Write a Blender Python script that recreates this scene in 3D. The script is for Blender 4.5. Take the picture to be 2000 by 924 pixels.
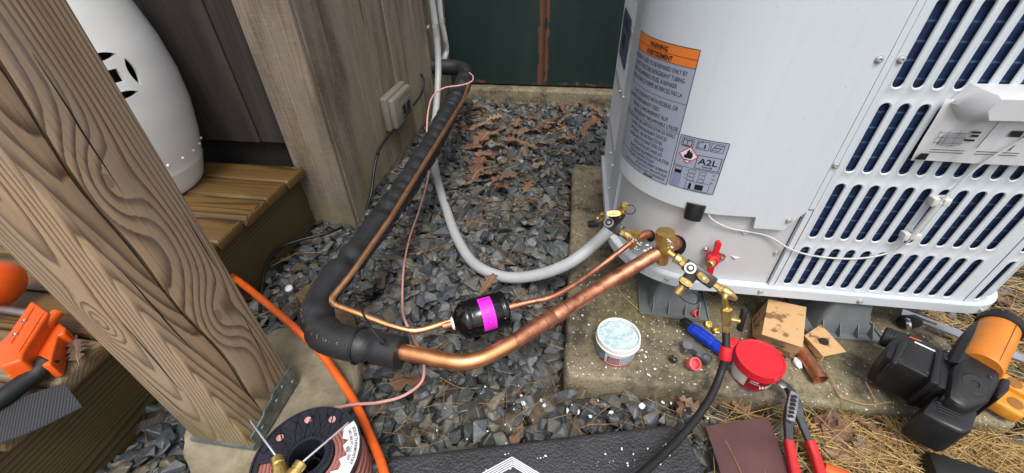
import bpy, bmesh, math, random
import numpy as np
from mathutils import Vector, Matrix
random.seed(7); rng = np.random.default_rng(7)
for o in list(bpy.data.objects): bpy.data.objects.remove(o)
scene = bpy.context.scene
COL = scene.collection

# ---------------------------------------------------------------- camera
# real-world axes: +X right along the fronts, +Y away along the shed wall, +Z up
CAMZ = 0.75
F_PX = 800.0                      # focal length in photo pixels (2000 px wide)
_down = np.array([15, 1025, F_PX]); _down /= np.linalg.norm(_down)
_yv = np.array([141, -627, F_PX]); _yv -= _down*_yv.dot(_down); _yv /= np.linalg.norm(_yv)
_up = -_down; _xv = np.cross(_yv, _up)
RW = np.array([_xv, _yv, _up])    # camera (x right, y down, z forward) -> world
CAM = np.array([0, 0, CAMZ])
camd = bpy.data.cameras.new('camera'); cam = bpy.data.objects.new('camera', camd); COL.objects.link(cam)
camd.sensor_width = 36.0; camd.lens = 36.0*F_PX/2000.0; camd.clip_start = 0.01; camd.clip_end = 200
right = RW@np.array([1, 0, 0]); upc = RW@np.array([0, -1, 0]); back = RW@np.array([0, 0, -1])
cam.matrix_world = Matrix(((right[0], upc[0], back[0], 0), (right[1], upc[1], back[1], 0),
                           (right[2], upc[2], back[2], CAMZ), (0, 0, 0, 1)))
scene.camera = cam

# ---------------------------------------------------------------- overcast light
SUN_EL, SUN_AZ = math.radians(62), math.radians(165)      # azimuth clockwise from +Y
world = bpy.data.worlds.new('World'); scene.world = world; world.use_nodes = True
nt = world.node_tree; nt.nodes.clear()
sky = nt.nodes.new('ShaderNodeTexSky'); sky.sky_type = 'NISHITA'; sky.sun_disc = False
sky.sun_elevation = SUN_EL; sky.sun_rotation = SUN_AZ; sky.air_density = 1.0; sky.dust_density = 4.0; sky.ozone_density = 1.0
hsv = nt.nodes.new('ShaderNodeHueSaturation'); hsv.inputs['Saturation'].default_value = 0.3
bg = nt.nodes.new('ShaderNodeBackground'); bg.inputs['Strength'].default_value = 0.14
wo = nt.nodes.new('ShaderNodeOutputWorld')
nt.links.new(sky.outputs[0], hsv.inputs['Color']); nt.links.new(hsv.outputs[0], bg.inputs[0]); nt.links.new(bg.outputs[0], wo.inputs[0])
sund = bpy.data.lights.new('sun', 'SUN'); sund.energy = 1.2; sund.angle = math.radians(20); sund.color = (1, 0.97, 0.93)
sun = bpy.data.objects.new('sun', sund); COL.objects.link(sun)
sdir = Vector((math.sin(SUN_AZ)*math.cos(SUN_EL), math.cos(SUN_AZ)*math.cos(SUN_EL), math.sin(SUN_EL)))
sun.rotation_euler = sdir.to_track_quat('Z', 'Y').to_euler()
scene.view_settings.view_transform = 'Standard'; scene.view_settings.look = 'None'
scene.view_settings.gamma = 1; scene.view_settings.exposure = 0.66
scene.render.engine = 'CYCLES'

# ---------------------------------------------------------------- measuring helpers
def ray(u, v): return RW@np.array([u-1000, v-462, F_PX])
def P(u, v, x=None, y=None, z=None):
    """point where the sight line through photo pixel (u,v) meets a real plane x=, y= or z="""
    d = ray(u, v)
    t = (z-CAM[2])/d[2] if z is not None else ((x-CAM[0])/d[0] if x is not None else (y-CAM[1])/d[1])
    return Vector(CAM+d*t)
# condenser cabinet plan: rounded rectangle, s runs round it, s=0 where the big left corner meets the front
XL, XR, YF, YB, RL, RR = .118, .842, .642, 1.26, .168, .075
LF = XR-RR-(XL+RL)
def plan(s, off=0.0):
    if s <= 0:
        q = RL*math.pi/2
        if s >= -q:
            t = -s/RL; n = (-math.sin(t), -math.cos(t))
            return (XL+RL+n[0]*(RL+off), YF+RL+n[1]*(RL+off))
        s3 = -s-q; ls = YB-.06-(YF+RL)
        if s3 <= ls: return (XL-off, YF+RL+s3)
        t = min((s3-ls)/.06, math.pi/2)
        return (XL+.06-math.cos(t)*(.06+off), YB-.06+math.sin(t)*(.06+off))
    if s <= LF: return (XL+RL+s, YF-off)
    q = RR*math.pi/2; s2 = s-LF
    if s2 <= q:
        t = s2/RR
        return (XR-RR+math.sin(t)*(RR+off), YF+RR-math.cos(t)*(RR+off))
    return (XR+off, YF+RR+s2-q)
def SF(s, z, off=0.0):
    p = plan(s, off); return Vector((p[0], p[1], z))
def S(u, v, off=0.0):
    d = ray(u, v); best = None; prev = None
    for i in range(1601):
        s = -.8+i*.001
        p = plan(s, off); cr = d[0]*p[1]-d[1]*p[0]
        if prev is not None and cr*prev <= 0:
            t = (p[0]*d[0]+p[1]*d[1])/(d[0]**2+d[1]**2)
            if best is None or t < best[1]: best = (s, t)
        prev = cr
    return Vector(CAM+d*best[1])

# ---------------------------------------------------------------- mesh helpers
WL = {}
def setp(o, label=None, cat=None, group=None, kind=None):
    if label: o['label'] = label
    if cat: o['category'] = cat
    if group: o['group'] = group
    if kind: o['kind'] = kind
    return o
def thing(name, loc, label, cat, group=None):
    o = bpy.data.objects.new(name, None); o.empty_display_size = .05; COL.objects.link(o)
    o.location = loc; WL[o.name] = Vector(loc)
    return setp(o, label, cat, group)
def attach(o, parent, loc):
    o.location = loc; WL[o.name] = Vector(loc)
    if parent is not None:
        o.parent = parent; o.matrix_parent_inverse = Matrix.Translation(-WL[parent.name])
def copy_part(src, parent, loc, rot=None, scale=None):
    o = src.copy(); COL.objects.link(o)
    for k in ('label', 'category', 'group'):
        if k in o: del o[k]
    attach(o, parent, loc)
    if rot is not None: o.rotation_euler = rot
    if scale is not None: o.scale = scale
    return o
class MB:
    def __init__(s): s.V = []; s.F = []
    def add(s, V, F):
        b = len(s.V); s.V += [tuple(v) for v in V]; s.F += [tuple(i+b for i in f) for f in F]; return s
    def box(s, lo, hi, M=None):
        x0, y0, z0 = lo; x1, y1, z1 = hi
        V = [Vector(p) for p in ((x0,y0,z0),(x1,y0,z0),(x1,y1,z0),(x0,y1,z0),(x0,y0,z1),(x1,y0,z1),(x1,y1,z1),(x0,y1,z1))]
        if M: V = [M@v for v in V]
        return s.add(V, [(3,2,1,0),(4,5,6,7),(0,1,5,4),(1,2,6,5),(2,3,7,6),(3,0,4,7)])
    def rbox(s, lo, hi, r, M=None, seg=2):
        bm = bmesh.new(); bmesh.ops.create_cube(bm, size=1)
        c = [(a+b)/2 for a, b in zip(lo, hi)]; d = [b-a for a, b in zip(lo, hi)]
        for v in bm.verts: v.co = Vector((v.co.x*d[0]+c[0], v.co.y*d[1]+c[1], v.co.z*d[2]+c[2]))
        bmesh.ops.bevel(bm, geom=list(bm.edges), offset=r, segments=seg, profile=.5, affect='EDGES', clamp_overlap=True)
        return s.bm(bm, M)
    def bm(s, bm, M=None):
        bm.verts.index_update()
        V = [(M@v.co if M else v.co.copy()) for v in bm.verts]; F = [[v.index for v in f.verts] for f in bm.faces]
        bm.free(); return s.add(V, F)
    def hexa(s, B, T):
        """hexahedron from bottom and top quads (same winding, counter-clockwise from above)"""
        return s.add(list(B)+list(T), [(3,2,1,0),(4,5,6,7),(0,1,5,4),(1,2,6,5),(2,3,7,6),(3,0,4,7)])
    def prism(s, pts, M, h):
        """2-D outline pts extruded h along local z, placed by M"""
        n = len(pts)
        V = [M@Vector((p[0], p[1], 0)) for p in pts]+[M@Vector((p[0], p[1], h)) for p in pts]
        F = [tuple(range(n))[::-1], tuple(range(n, 2*n))]+[(i, (i+1) % n, n+(i+1) % n, n+i) for i in range(n)]
        return s.add(V, F)
    def lathe(s, p0, d, prof, n=20, caps=True):
        """prof = [(t,r)...] along axis d from p0"""
        p0 = Vector(p0); d = Vector(d).normalized(); Mq = d.to_track_quat('Z', 'Y').to_matrix()
        a, b = Mq.col[0], Mq.col[1]
        V = []; F = []
        for t, r in prof:
            for k in range(n):
                w = 2*math.pi*k/n; V.append(p0+d*t+(a*math.cos(w)+b*math.sin(w))*r)
        for i in range(len(prof)-1):
            for k in range(n):
                F.append((i*n+k, i*n+(k+1) % n, (i+1)*n+(k+1) % n, (i+1)*n+k))
        if caps:
            F.append(tuple(range(n))[::-1]); F.append(tuple(range((len(prof)-1)*n, len(prof)*n)))
        return s.add(V, F)
    def knurl(s, p0, d, t0, t1, r, n=28):
        """fluted/knurled ring"""
        p0 = Vector(p0); d = Vector(d).normalized(); Mq = d.to_track_quat('Z', 'Y').to_matrix()
        a, b = Mq.col[0], Mq.col[1]; V = []; F = []
        m = 2*n; rows = 9
        for i in range(rows+1):
            t = t0+(t1-t0)*i/rows
            e = .86 if i in (0, rows) else 1
            for k in range(m):
                w = 2*math.pi*k/m; rr = r*e*(1 if (k+i) % 2 else .95)
                V.append(p0+d*t+(a*math.cos(w)+b*math.sin(w))*rr)
        for i in range(rows):
            for k in range(m): F.append((i*m+k, i*m+(k+1) % m, (i+1)*m+(k+1) % m, (i+1)*m+k))
        F.append(tuple(range(m))[::-1]); F.append(tuple(range(rows*m, (rows+1)*m)))
        return s.add(V, F)
    def tube(s, pts, r, n=12, caps=True):
        """r: number or list per point"""
        pts = [Vector(p) for p in pts]; m = len(pts)
        R = r if isinstance(r, (list, tuple)) else [r]*m
        T = [((pts[min(i+1, m-1)]-pts[max(i-1, 0)]).normalized()) for i in range(m)]
        a = T[0].orthogonal().normalized(); V = []; F = []
        for i in range(m):
            a = (a-T[i]*a.dot(T[i])).normalized(); b = T[i].cross(a)
            for k in range(n):
                w = 2*math.pi*k/n; V.append(pts[i]+(a*math.cos(w)+b*math.sin(w))*R[i])
        for i in range(m-1):
            for k in range(n): F.append((i*n+k, i*n+(k+1) % n, (i+1)*n+(k+1) % n, (i+1)*n+k))
        if caps: F.append(tuple(range(n))[::-1]); F.append(tuple(range((m-1)*n, m*n)))
        return s.add(V, F)
    def build(s, name, mat, parent=None, smooth=35, origin=None, sm=None):
        V = np.array(s.V, dtype=float)
        if origin is None:
            lo, hi = V.min(0), V.max(0); origin = Vector(((lo[0]+hi[0])/2, (lo[1]+hi[1])/2, lo[2]))
        me = bpy.data.meshes.new(name); me.from_pydata([tuple(v) for v in V-np.array(origin)], [], s.F); me.update()
        if smooth:
            me.polygons.foreach_set('use_smooth', [True]*len(me.polygons)); me.set_sharp_from_angle(angle=math.radians(smooth))
        for m in (mat if isinstance(mat, list) else [mat]): me.materials.append(m)
        o = bpy.data.objects.new(name, me); COL.objects.link(o); attach(o, parent, Vector(origin))
        return o
def spline(pts, step=.01):
    """Catmull-Rom resampled at about step"""
    pts = [Vector(p) for p in pts]; out = []
    Q = [pts[0]*2-pts[1]]+pts+[pts[-1]*2-pts[-2]]
    for i in range(1, len(Q)-2):
        p0, p1, p2, p3 = Q[i-1:i+3]; n = max(2, int((p2-p1).length/step))
        t01 = max((p1-p0).length, 1e-6)**.5; t12 = max((p2-p1).length, 1e-6)**.5; t23 = max((p3-p2).length, 1e-6)**.5
        m1 = (p2-p1)+t12*((p1-p0)/t01-(p2-p0)/(t01+t12)); m2 = (p2-p1)+t12*((p3-p2)/t23-(p3-p1)/(t12+t23))
        for k in range(n):
            t = k/n
            out.append(p1*(2*t**3-3*t*t+1)+m1*(t**3-2*t*t+t)+p2*(-2*t**3+3*t*t)+m2*(t**3-t*t))
    out.append(pts[-1]); return out
def rounded(pts, r, seg=6):
    """polyline with filleted corners"""
    pts = [Vector(p) for p in pts]; out = [pts[0]]
    for i in range(1, len(pts)-1):
        a, b, c = pts[i-1:i+2]; d1 = (a-b); d2 = (c-b); rr = min(r, d1.length*.49, d2.length*.49)
        p = b+d1.normalized()*rr; q = b+d2.normalized()*rr
        for k in range(seg+1):
            t = k/seg; out.append(p*(1-t)**2+b*2*t*(1-t)+q*t*t)
    out.append(pts[-1]); return out
def dense(pts, step):
    out = []
    for a, b in zip(pts[:-1], pts[1:]):
        n = max(1, int((b-a).length/step)); out += [a.lerp(b, k/n) for k in range(n)]
    out.append(pts[-1]); return out
def frame(o, x, z):
    """matrix with origin o, local x along x, local z along z"""
    x = Vector(x).normalized(); z = Vector(z); z = (z-x*z.dot(x)).normalized(); y = z.cross(x)
    return Matrix(((x.x, y.x, z.x, o[0]), (x.y, y.y, z.y, o[1]), (x.z, y.z, z.z, o[2]), (0, 0, 0, 1)))
def text2d(txt, size, bold=0.0):
    cu = bpy.data.curves.new('t', 'FONT'); cu.body = txt; cu.size = size; cu.resolution_u = 2; cu.offset = bold
    ob = bpy.data.objects.new('t', cu); COL.objects.link(ob); bpy.context.view_layer.update()
    me = bpy.data.meshes.new_from_object(ob.evaluated_get(bpy.context.evaluated_depsgraph_get()))
    V = [(v.co.x, v.co.y) for v in me.vertices]; F = [tuple(p.vertices) for p in me.polygons]
    bpy.data.objects.remove(ob); bpy.data.curves.remove(cu); bpy.data.meshes.remove(me)
    return V, F
# ---------------------------------------------------------------- materials
def lin(c):
    """sRGB 0-255 -> linear"""
    return tuple(((v/255)/12.92 if v/255 <= .04045 else ((v/255+.055)/1.055)**2.4) for v in c)+(1,)
class NT:
    def __init__(s, name):
        s.m = bpy.data.materials.new(name); s.m.use_nodes = True; s.t = s.m.node_tree; s.t.nodes.clear()
        s.out = s.n('ShaderNodeOutputMaterial'); s.b = s.n('ShaderNodeBsdfPrincipled'); s.l(s.b.outputs[0], s.out.inputs[0])
        s.tc = s.n('ShaderNodeTexCoord')
    def n(s, t, **k):
        x = s.t.nodes.new(t)
        for a, v in k.items(): setattr(x, a, v)
        return x
    def l(s, a, b): s.t.links.new(a, b)
    def set(s, i, v):
        if hasattr(v, 'links') or isinstance(v, bpy.types.NodeSocket): s.l(v, i)
        else: i.default_value = v
    def math(s, op, a, b=None, c=None, clamp=False):
        x = s.n('ShaderNodeMath', operation=op, use_clamp=clamp)
        s.set(x.inputs[0], a)
        if b is not None: s.set(x.inputs[1], b)
        if c is not None: s.set(x.inputs[2], c)
        return x.outputs[0]
    def map(s, v, scale=(1, 1, 1), loc=(0, 0, 0)):
        x = s.n('ShaderNodeMapping'); s.l(v, x.inputs[0]); x.inputs['Scale'].default_value = scale; x.inputs['Location'].default_value = loc
        return x.outputs[0]
    def noise(s, v, scale, detail=3, rough=.55, dist=0):
        x = s.n('ShaderNodeTexNoise'); s.l(v, x.inputs['Vector']); x.inputs['Scale'].default_value = scale
        x.inputs['Detail'].default_value = detail; x.inputs['Roughness'].default_value = rough; x.inputs['Distortion'].default_value = dist
        return x.outputs['Fac']
    def ramp(s, f, stops, interp='LINEAR'):
        x = s.n('ShaderNodeValToRGB'); s.l(f, x.inputs[0]); e = x.color_ramp.elements; x.color_ramp.interpolation = interp
        while len(e) < len(stops): e.new(.5)
        for i, (p, c) in enumerate(stops):
            e[i].position = p; e[i].color = c if len(c) == 4 else tuple(c)+(1,)
        return x.outputs[0]
    def mix(s, f, a, b, mode='MIX'):
        x = s.n('ShaderNodeMix', data_type='RGBA', blend_type=mode)
        s.set(x.inputs[0], f); s.set(x.inputs[6], a); s.set(x.inputs[7], b); return x.outputs[2]
    def bump(s, h, strength=.3, dist=.001, nrm=None):
        x = s.n('ShaderNodeBump'); s.l(h, x.inputs['Height']); x.inputs['Strength'].default_value = strength; x.inputs['Distance'].default_value = dist
        if nrm is not None: s.l(nrm, x.inputs['Normal'])
        return x.outputs[0]
    def fin(s, col=None, rough=None, normal=None, metal=None, spec=None):
        if col is not None: s.set(s.b.inputs['Base Color'], col)
        if rough is not None: s.set(s.b.inputs['Roughness'], rough)
        if normal is not None: s.l(normal, s.b.inputs['Normal'])
        if metal is not None: s.set(s.b.inputs['Metallic'], metal)
        if spec is not None: s.set(s.b.inputs['Specular IOR Level'], spec)
        return s.m
BW = lambda a, b: [(a, (0, 0, 0, 1)), (b, (1, 1, 1, 1))]
def simple(name, rgb, rough=.5, metal=0, var=.12, vs=30, bump=.15, bs=250, bd=.0006, rvar=.12, spec=None, rgb2=None, dots=None):
    t = NT(name); v = t.tc.outputs['Object']; c = lin(rgb)
    dark = lin(rgb2) if rgb2 else tuple(x*(1-var*1.6) for x in c[:3])+(1,)
    f = t.noise(v, vs, 5, .6); col = t.mix(t.ramp(f, BW(.35, .65)), dark, c)
    if dots:
        col = t.mix(t.ramp(t.noise(v, dots[1], 2, .5), BW(dots[2], dots[2]+.03)), col, lin(dots[0]))
    r = t.math('ADD', t.math('MULTIPLY', t.noise(v, vs*2.3, 3), rvar*2), rough-rvar, clamp=True)
    h = t.noise(v, bs, 3, .6)
    return t.fin(col, r, t.bump(h, bump, bd), metal, spec)
def wood(name, light, dark, axis='Z', freq=120, warp=.02, wscale=(6, 6, 1.2), pith=(0, 0), knots=(), grey=None, rough=.6, fib=.35, bumpd=.0008, sat=.6, moss=None, stain=None, tilt=(0, 0)):
    """growth rings round an offset pith, warped along the grain, so every face shows its own figure"""
    t = NT(name); sep = t.n('ShaderNodeSeparateXYZ')
    oi = t.n('ShaderNodeObjectInfo'); rnd = oi.outputs['Random']
    t.l(t.tc.outputs['Object'], sep.inputs[0])
    X, Y, Z = sep.outputs
    u, v, w = {'Z': (X, Y, Z), 'X': (Y, Z, X), 'Y': (X, Z, Y)}[axis]
    w0 = w
    w = t.math('ADD', w, t.math('MULTIPLY', rnd, 7.0))
    cb = t.n('ShaderNodeCombineXYZ'); t.l(u, cb.inputs[0]); t.l(v, cb.inputs[1]); t.l(w, cb.inputs[2]); vec = cb.outputs[0]
    n1 = t.noise(t.map(vec, wscale), 1.0, 1.5, .45)
    pu = t.math('SUBTRACT', t.math('SUBTRACT', u, pith[0]), t.math('MULTIPLY', w0, tilt[0]))
    pv = t.math('SUBTRACT', t.math('SUBTRACT', v, pith[1]), t.math('MULTIPLY', w0, tilt[1]))
    r = t.math('SQRT', t.math('ADD', t.math('MULTIPLY', pu, pu), t.math('MULTIPLY', pv, pv)))
    r = t.math('ADD', r, t.math('MULTIPLY', t.math('SUBTRACT', n1, .5), warp*2))
    kmask = None
    for (kx, ky, kz, ks, ka) in knots:
        d = t.n('ShaderNodeVectorMath', operation='DISTANCE'); mp = t.map(t.tc.outputs['Object'], (1, 1, .45) if axis == 'Z' else ((.45, 1, 1) if axis == 'X' else (1, .45, 1)))
        t.l(mp, d.inputs[0]); d.inputs[1].default_value = (kx, ky, kz*.45) if axis == 'Z' else ((kx*.45, ky, kz) if axis == 'X' else (kx, ky*.45, kz))
        g = t.math('POWER', 2.718, t.math('MULTIPLY', t.math('MULTIPLY', d.outputs['Value'], d.outputs['Value']), -1/(ks*ks)))
        r = t.math('ADD', r, t.math('MULTIPLY', g, ka))
        km = t.math('GREATER_THAN', g, .975); kmask = km if kmask is None else t.math('MAXIMUM', kmask, km)
    fibre = t.noise(t.map(vec, (420, 420, 9)), 1.0, 3, .6)
    vary = t.math('MULTIPLY', t.noise(t.map(vec, (22, 22, .6)), 1.0, 2, .5), .9)
    ring = t.math('FRACT', t.math('ADD', t.math('ADD', t.math('MULTIPLY', r, freq), vary), t.math('MULTIPLY', fibre, .30)))
    prof = t.ramp(ring, [(0, (0, 0, 0, 1)), (.45, (.12,)*3+(1,)), (.78, (.85,)*3+(1,)), (.9, (1, 1, 1, 1)), (1, (0, 0, 0, 1))])
    blot = t.noise(t.map(vec, (9, 9, 2.2)), 1.0, 3, .5)
    amt = t.math('MULTIPLY', prof, t.math('ADD', t.math('MULTIPLY', blot, sat), sat*.65), clamp=True)
    col = t.mix(amt, lin(light), lin(dark))
    col = t.mix(t.math('MULTIPLY', t.math('SUBTRACT', fibre, .5), fib*2, clamp=True), col, lin([c*.55 for c in dark]))
    val = t.math('ADD', .82, t.math('MULTIPLY', t.noise(t.map(vec, (3, 3, 1)), 1.0, 4, .6), .36))
    hs = t.n('ShaderNodeHueSaturation'); t.l(col, hs.inputs['Color']); t.l(t.math('MULTIPLY', val, t.math('ADD', .92, t.math('MULTIPLY', rnd, .16))), hs.inputs['Value']); col = hs.outputs[0]
    if grey:      # weathered silvering in patches
        g = t.ramp(t.noise(t.map(vec, (14, 14, 1.6)), 1.0, 5, .65), BW(.38, .68)); col = t.mix(t.math('MULTIPLY', g, grey[1]), col, lin(grey[0]))
    if stain:     # (colour, scale, threshold, amount)
        g = t.ramp(t.noise(t.map(vec, stain[1]), 1.0, 5, .62), BW(stain[2], stain[2]+.2)); col = t.mix(t.math('MULTIPLY', g, stain[3]), col, lin(stain[0]))
    if moss:      # green algae near the wet foot: (colour, zlow, zhigh, amount)
        g = t.ramp(t.noise(vec, 9, 6, .65), BW(.42, .66)); zz = t.n('ShaderNodeMapRange'); t.l(Z, zz.inputs[0]); zz.inputs[1].default_value = moss[1]; zz.inputs[2].default_value = moss[2]; zz.inputs[3].default_value = 1; zz.inputs[4].default_value = 0
        col = t.mix(t.math('MULTIPLY', t.math('MULTIPLY', g, zz.outputs[0]), moss[3]), col, lin(moss[0]))
    if kmask is not None: col = t.mix(t.math('MULTIPLY', kmask, .35), col, lin([c*.6 for c in dark]))
    h = t.math('ADD', t.math('MULTIPLY', prof, .6), fibre)
    if rough >= .8:      # rough-sawn: cross-cut saw marks, pale scuffs and dark pits
        saw = t.noise(t.map(vec, (45, 45, 240)), 1.0, 3, .6); h = t.math('ADD', h, t.math('MULTIPLY', saw, .8))
        col = t.mix(t.math('MULTIPLY', t.ramp(saw, BW(.5, .75)), .22), col, lin([min(255, c*1.25) for c in light]))
        pit = t.ramp(t.noise(t.map(vec, (150, 150, 60)), 1.0, 4, .7), BW(.60, .70)); col = t.mix(t.math('MULTIPLY', pit, .45), col, lin([c*.6 for c in dark]))
        scuff = t.ramp(t.noise(t.map(vec, (30, 30, 5)), 1.0, 6, .75), BW(.66, .72)); col = t.mix(t.math('MULTIPLY', scuff, .4), col, lin([min(255, c*1.4) for c in light]))
    return t.fin(col, t.math('ADD', rough-.1, t.math('MULTIPLY', fibre, .25)), t.bump(h, .5, bumpd))
def stone_mat(name, merged):
    t = NT(name); v = t.tc.outputs['Object']
    if merged:
        a = t.n('ShaderNodeAttribute', attribute_name='rnd'); rnd = a.outputs['Fac']
    else: rnd = t.n('ShaderNodeObjectInfo').outputs['Random']
    gm = t.n('ShaderNodeNewGeometry'); pos = gm.outputs['Position']
    base = t.ramp(rnd, [(0, lin((50, 54, 58))), (.16, lin((76, 82, 87))), (.32, lin((98, 104, 107))), (.46, lin((68, 71, 72))), (.58, lin((92, 95, 86))), (.68, lin((116, 118, 116))), (.78, lin((98, 90, 74))), (.86, lin((62, 65, 68))), (.93, lin((104, 92, 72))), (1, lin((138, 138, 134)))])
    n1 = t.noise(pos, 60, 6, .65); col = t.mix(t.ramp(n1, BW(.3, .72)), t.mix(.6, base, (.014, .016, .018, 1)), t.mix(.04, base, (.014, .016, .018, 1)))
    band = t.noise(t.map(pos, (70, 30, 260)), 1.0, 3, .5)
    col = t.mix(t.math('MULTIPLY', t.ramp(band, BW(.58, .72)), .35), col, lin((140, 140, 135)))
    col = t.mix(t.math('MULTIPLY', t.ramp(t.noise(pos, 25, 3), BW(.6, .75)), .35), col, lin((88, 78, 58)))
    h = t.math('ADD', t.noise(pos, 180, 5, .65), t.math('MULTIPLY', band, .5))
    rough = t.math('ADD', .18, t.math('MULTIPLY', t.noise(pos, 35, 3), .5))
    return t.fin(col, rough, t.bump(h, .6, .0016), spec=.5)
MT = {}
# ---------------------------------------------------------------- the ground and gravel
t = NT('wet soil'); v = t.tc.outputs['Object']
MT['soil'] = t.fin(t.mix(t.ramp(t.noise(v, 40, 6, .7), BW(.35, .65)), lin((22, 20, 18)), lin((46, 40, 33))), .8, t.bump(t.noise(v, 160, 4), .8, .004))
mb = MB()
N = 60; gx = np.concatenate([np.linspace(-40, -2, 8), np.linspace(-1.9, 2.4, 44), np.linspace(3, 40, 8)]); gy = np.concatenate([np.linspace(-30, -.6, 8), np.linspace(-.5, 2.8, 40), np.linspace(3.4, 60, 8)])
V = [(x, y, -.008+.006*math.sin(x*9+y*3)*math.sin(y*11) if abs(x) < 2 and -.5 < y < 2.5 else -.008) for y in gy for x in gx]
nx = len(gx); mb.add(V, [(j*nx+i, j*nx+i+1, (j+1)*nx+i+1, (j+1)*nx+i) for j in range(len(gy)-1) for i in range(nx-1)])
ground = mb.build('ground', MT['soil'], origin=Vector((0, 0, 0))); setp(ground, kind='structure', label='dark wet soil under the crushed slate gravel')

MT['stone'] = stone_mat('crushed slate', False); MT['stone_m'] = stone_mat('crushed slate bed', True)
def stone_shape(seed):
    r = random.Random(seed); bm = bmesh.new()
    fl = r.uniform(.28, .66); el = r.uniform(.55, .95)
    for k in range(r.randint(9, 13)):
        th = r.uniform(0, 2*math.pi); zz = r.uniform(-1, 1); q = math.sqrt(1-zz*zz)
        m = max(abs(q*math.cos(th)), abs(q*math.sin(th)), abs(zz)); m = m**.6*r.uniform(.85, 1.1)
        bm.verts.new((q*math.cos(th)/m*.5, q*math.sin(th)/m*.5*el, zz/m*.5*fl))
    res = bmesh.ops.convex_hull(bm, input=list(bm.verts))
    for vv in [g for g in res['geom_interior'] if isinstance(g, bmesh.types.BMVert)]: bm.verts.remove(vv)
    bmesh.ops.dissolve_limit(bm, angle_limit=math.radians(14), verts=list(bm.verts), edges=list(bm.edges))
    bmesh.ops.bevel(bm, geom=list(bm.edges), offset=.035, segments=1, profile=.5, affect='EDGES', clamp_overlap=True)
    bmesh.ops.triangulate(bm, faces=[f for f in bm.faces if len(f.verts) > 4])
    bm.verts.index_update()
    V = np.array([v.co[:] for v in bm.verts]); F = [tuple(v.index for v in f.verts) for f in bm.faces]; bm.free()
    V[:, 2] -= V[:, 2].min()*0
    return V, F, fl
SH = [stone_shape(100+i) for i in range(22)]
def in_pad(x, y): return x > .02 and .455 < y < 1.33 and x < .81
H0 = (-1.0, -.05); HS = .005; HM = np.zeros((460, 440))
placed = []
def rotm(ax, ay, az):
    return np.array((Matrix.Rotation(az, 3, 'Z')@Matrix.Rotation(ax, 3, 'X')@Matrix.Rotation(ay, 3, 'Y')))
def drop(x, y, size, cap):
    k = random.randrange(len(SH)); fl = SH[k][2]
    i = int((x-H0[0])/HS); j = int((y-H0[1])/HS); rr = max(1, int(size*.36/HS))
    if i-rr < 0 or j-rr < 0 or i+rr >= HM.shape[0] or j+rr >= HM.shape[1]: return
    sub = HM[i-rr:i+rr+1, j-rr:j+rr+1]; zb = float(np.quantile(sub, .62))
    if zb > cap: return
    tl = .5 if zb > .012 else .3
    R = rotm(random.uniform(-tl, tl), random.uniform(-tl, tl), random.uniform(0, 6.28))
    th = size*fl*.8
    placed.append((x, y, zb+th*.42-.004, size, k, R))
    g = np.mgrid[-rr:rr+1, -rr:rr+1]; d2 = (g[0]**2+g[1]**2)/(rr*rr+.01)
    HM[i-rr:i+rr+1, j-rr:j+rr+1] = np.where(d2 < 1, np.maximum(sub, zb+th*.75*(1-.45*d2)), sub)
def scatter(n, x0, x1, y0, y1, cap, lo=.018, hi=.050, ok=None):
    for _ in range(n):
        x, y = random.uniform(x0, x1), random.uniform(y0, y1)
        if in_pad(x, y): continue
        if ok and not ok(x, y): continue
        s = (lo+(hi-lo)*random.random()**1.1)*(1.25 if random.random() < .10 else 1)
        drop(x, y, s, cap)
foot_ok = lambda x, y: not (-.64 < x < -.40 and .24 < y < .50)
scatter(4500, -.74, .05, .1, 2.0, .008, .008, .016, ok=foot_ok)
scatter(800, .0, .8, .2, .46, .008, .008, .016)
scatter(8200, -.74, .05, .1, 2.0, .026, ok=foot_ok)
scatter(1500, .0, .8, .2, .46, .02)
scatter(350, -.95, -.7, .05, .7, .02)
scatter(500, .78, 1.18, .4, 1.3, .02); scatter(600, .03, .3, 1.32, 2.0, .026)
print('stones', len(placed))
bed = setp(bpy.data.objects.new('gravel_bed', None), label='bed of angular blue-grey crushed slate gravel', kind='structure'); COL.objects.link(bed); WL[bed.name] = Vector((0, 0, 0))
def vis(p):
    q = RW.T@(np.array(p[:3])-CAM)
    if q[2] <= .05: return 0
    u = 1000+F_PX*q[0]/q[2]; w = 462+F_PX*q[1]/q[2]
    if not (0 < u < 2000 and 0 < w < 924): return 0
    if p[0] < -.735 or (p[0] > .03 and p[1] > .47): return 0
    if p[0] < -.4 and p[1] < .55: return 0
    if -.27 < p[0] < .23 and p[1] < .36: return 0      # under the mat
    return p[3]/q[2]+(.02 if p[2] > .012 else 0)
order = sorted(range(len(placed)), key=lambda i: -vis(placed[i]))
top = set(order[:300])
shm = []
for i, (V, F, fl) in enumerate(SH):
    me = bpy.data.meshes.new('stone'); me.from_pydata([tuple(v) for v in V], [], F); me.materials.append(MT['stone']); shm.append(me)
AV = []; AF = []; AR = []; b = 0
for i, (x, y, z, s, k, R) in enumerate(placed):
    if i in top:
        o = bpy.data.objects.new('stone', shm[k]); COL.objects.link(o); attach(o, bed, Vector((x, y, z)))
        o.rotation_euler = Matrix(R.tolist()).to_euler(); o.scale = (s, s, s)
    else:
        V = (SH[k][0]*s)@R.T+np.array([x, y, z]); AV.append(V); AF += [tuple(q+b for q in f) for f in SH[k][1]]; b += len(V)
        AR += [random.random()]*len(V)
me = bpy.data.meshes.new('gravel'); me.from_pydata(np.concatenate(AV).tolist(), [], AF); me.materials.append(MT['stone_m'])
at = me.attributes.new('rnd', 'FLOAT', 'POINT'); at.data.foreach_set('value', AR)
o = bpy.data.objects.new('gravel', me); COL.objects.link(o); attach(o, bed, Vector((0, 0, 0))); setp(o, kind='stuff')
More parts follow.
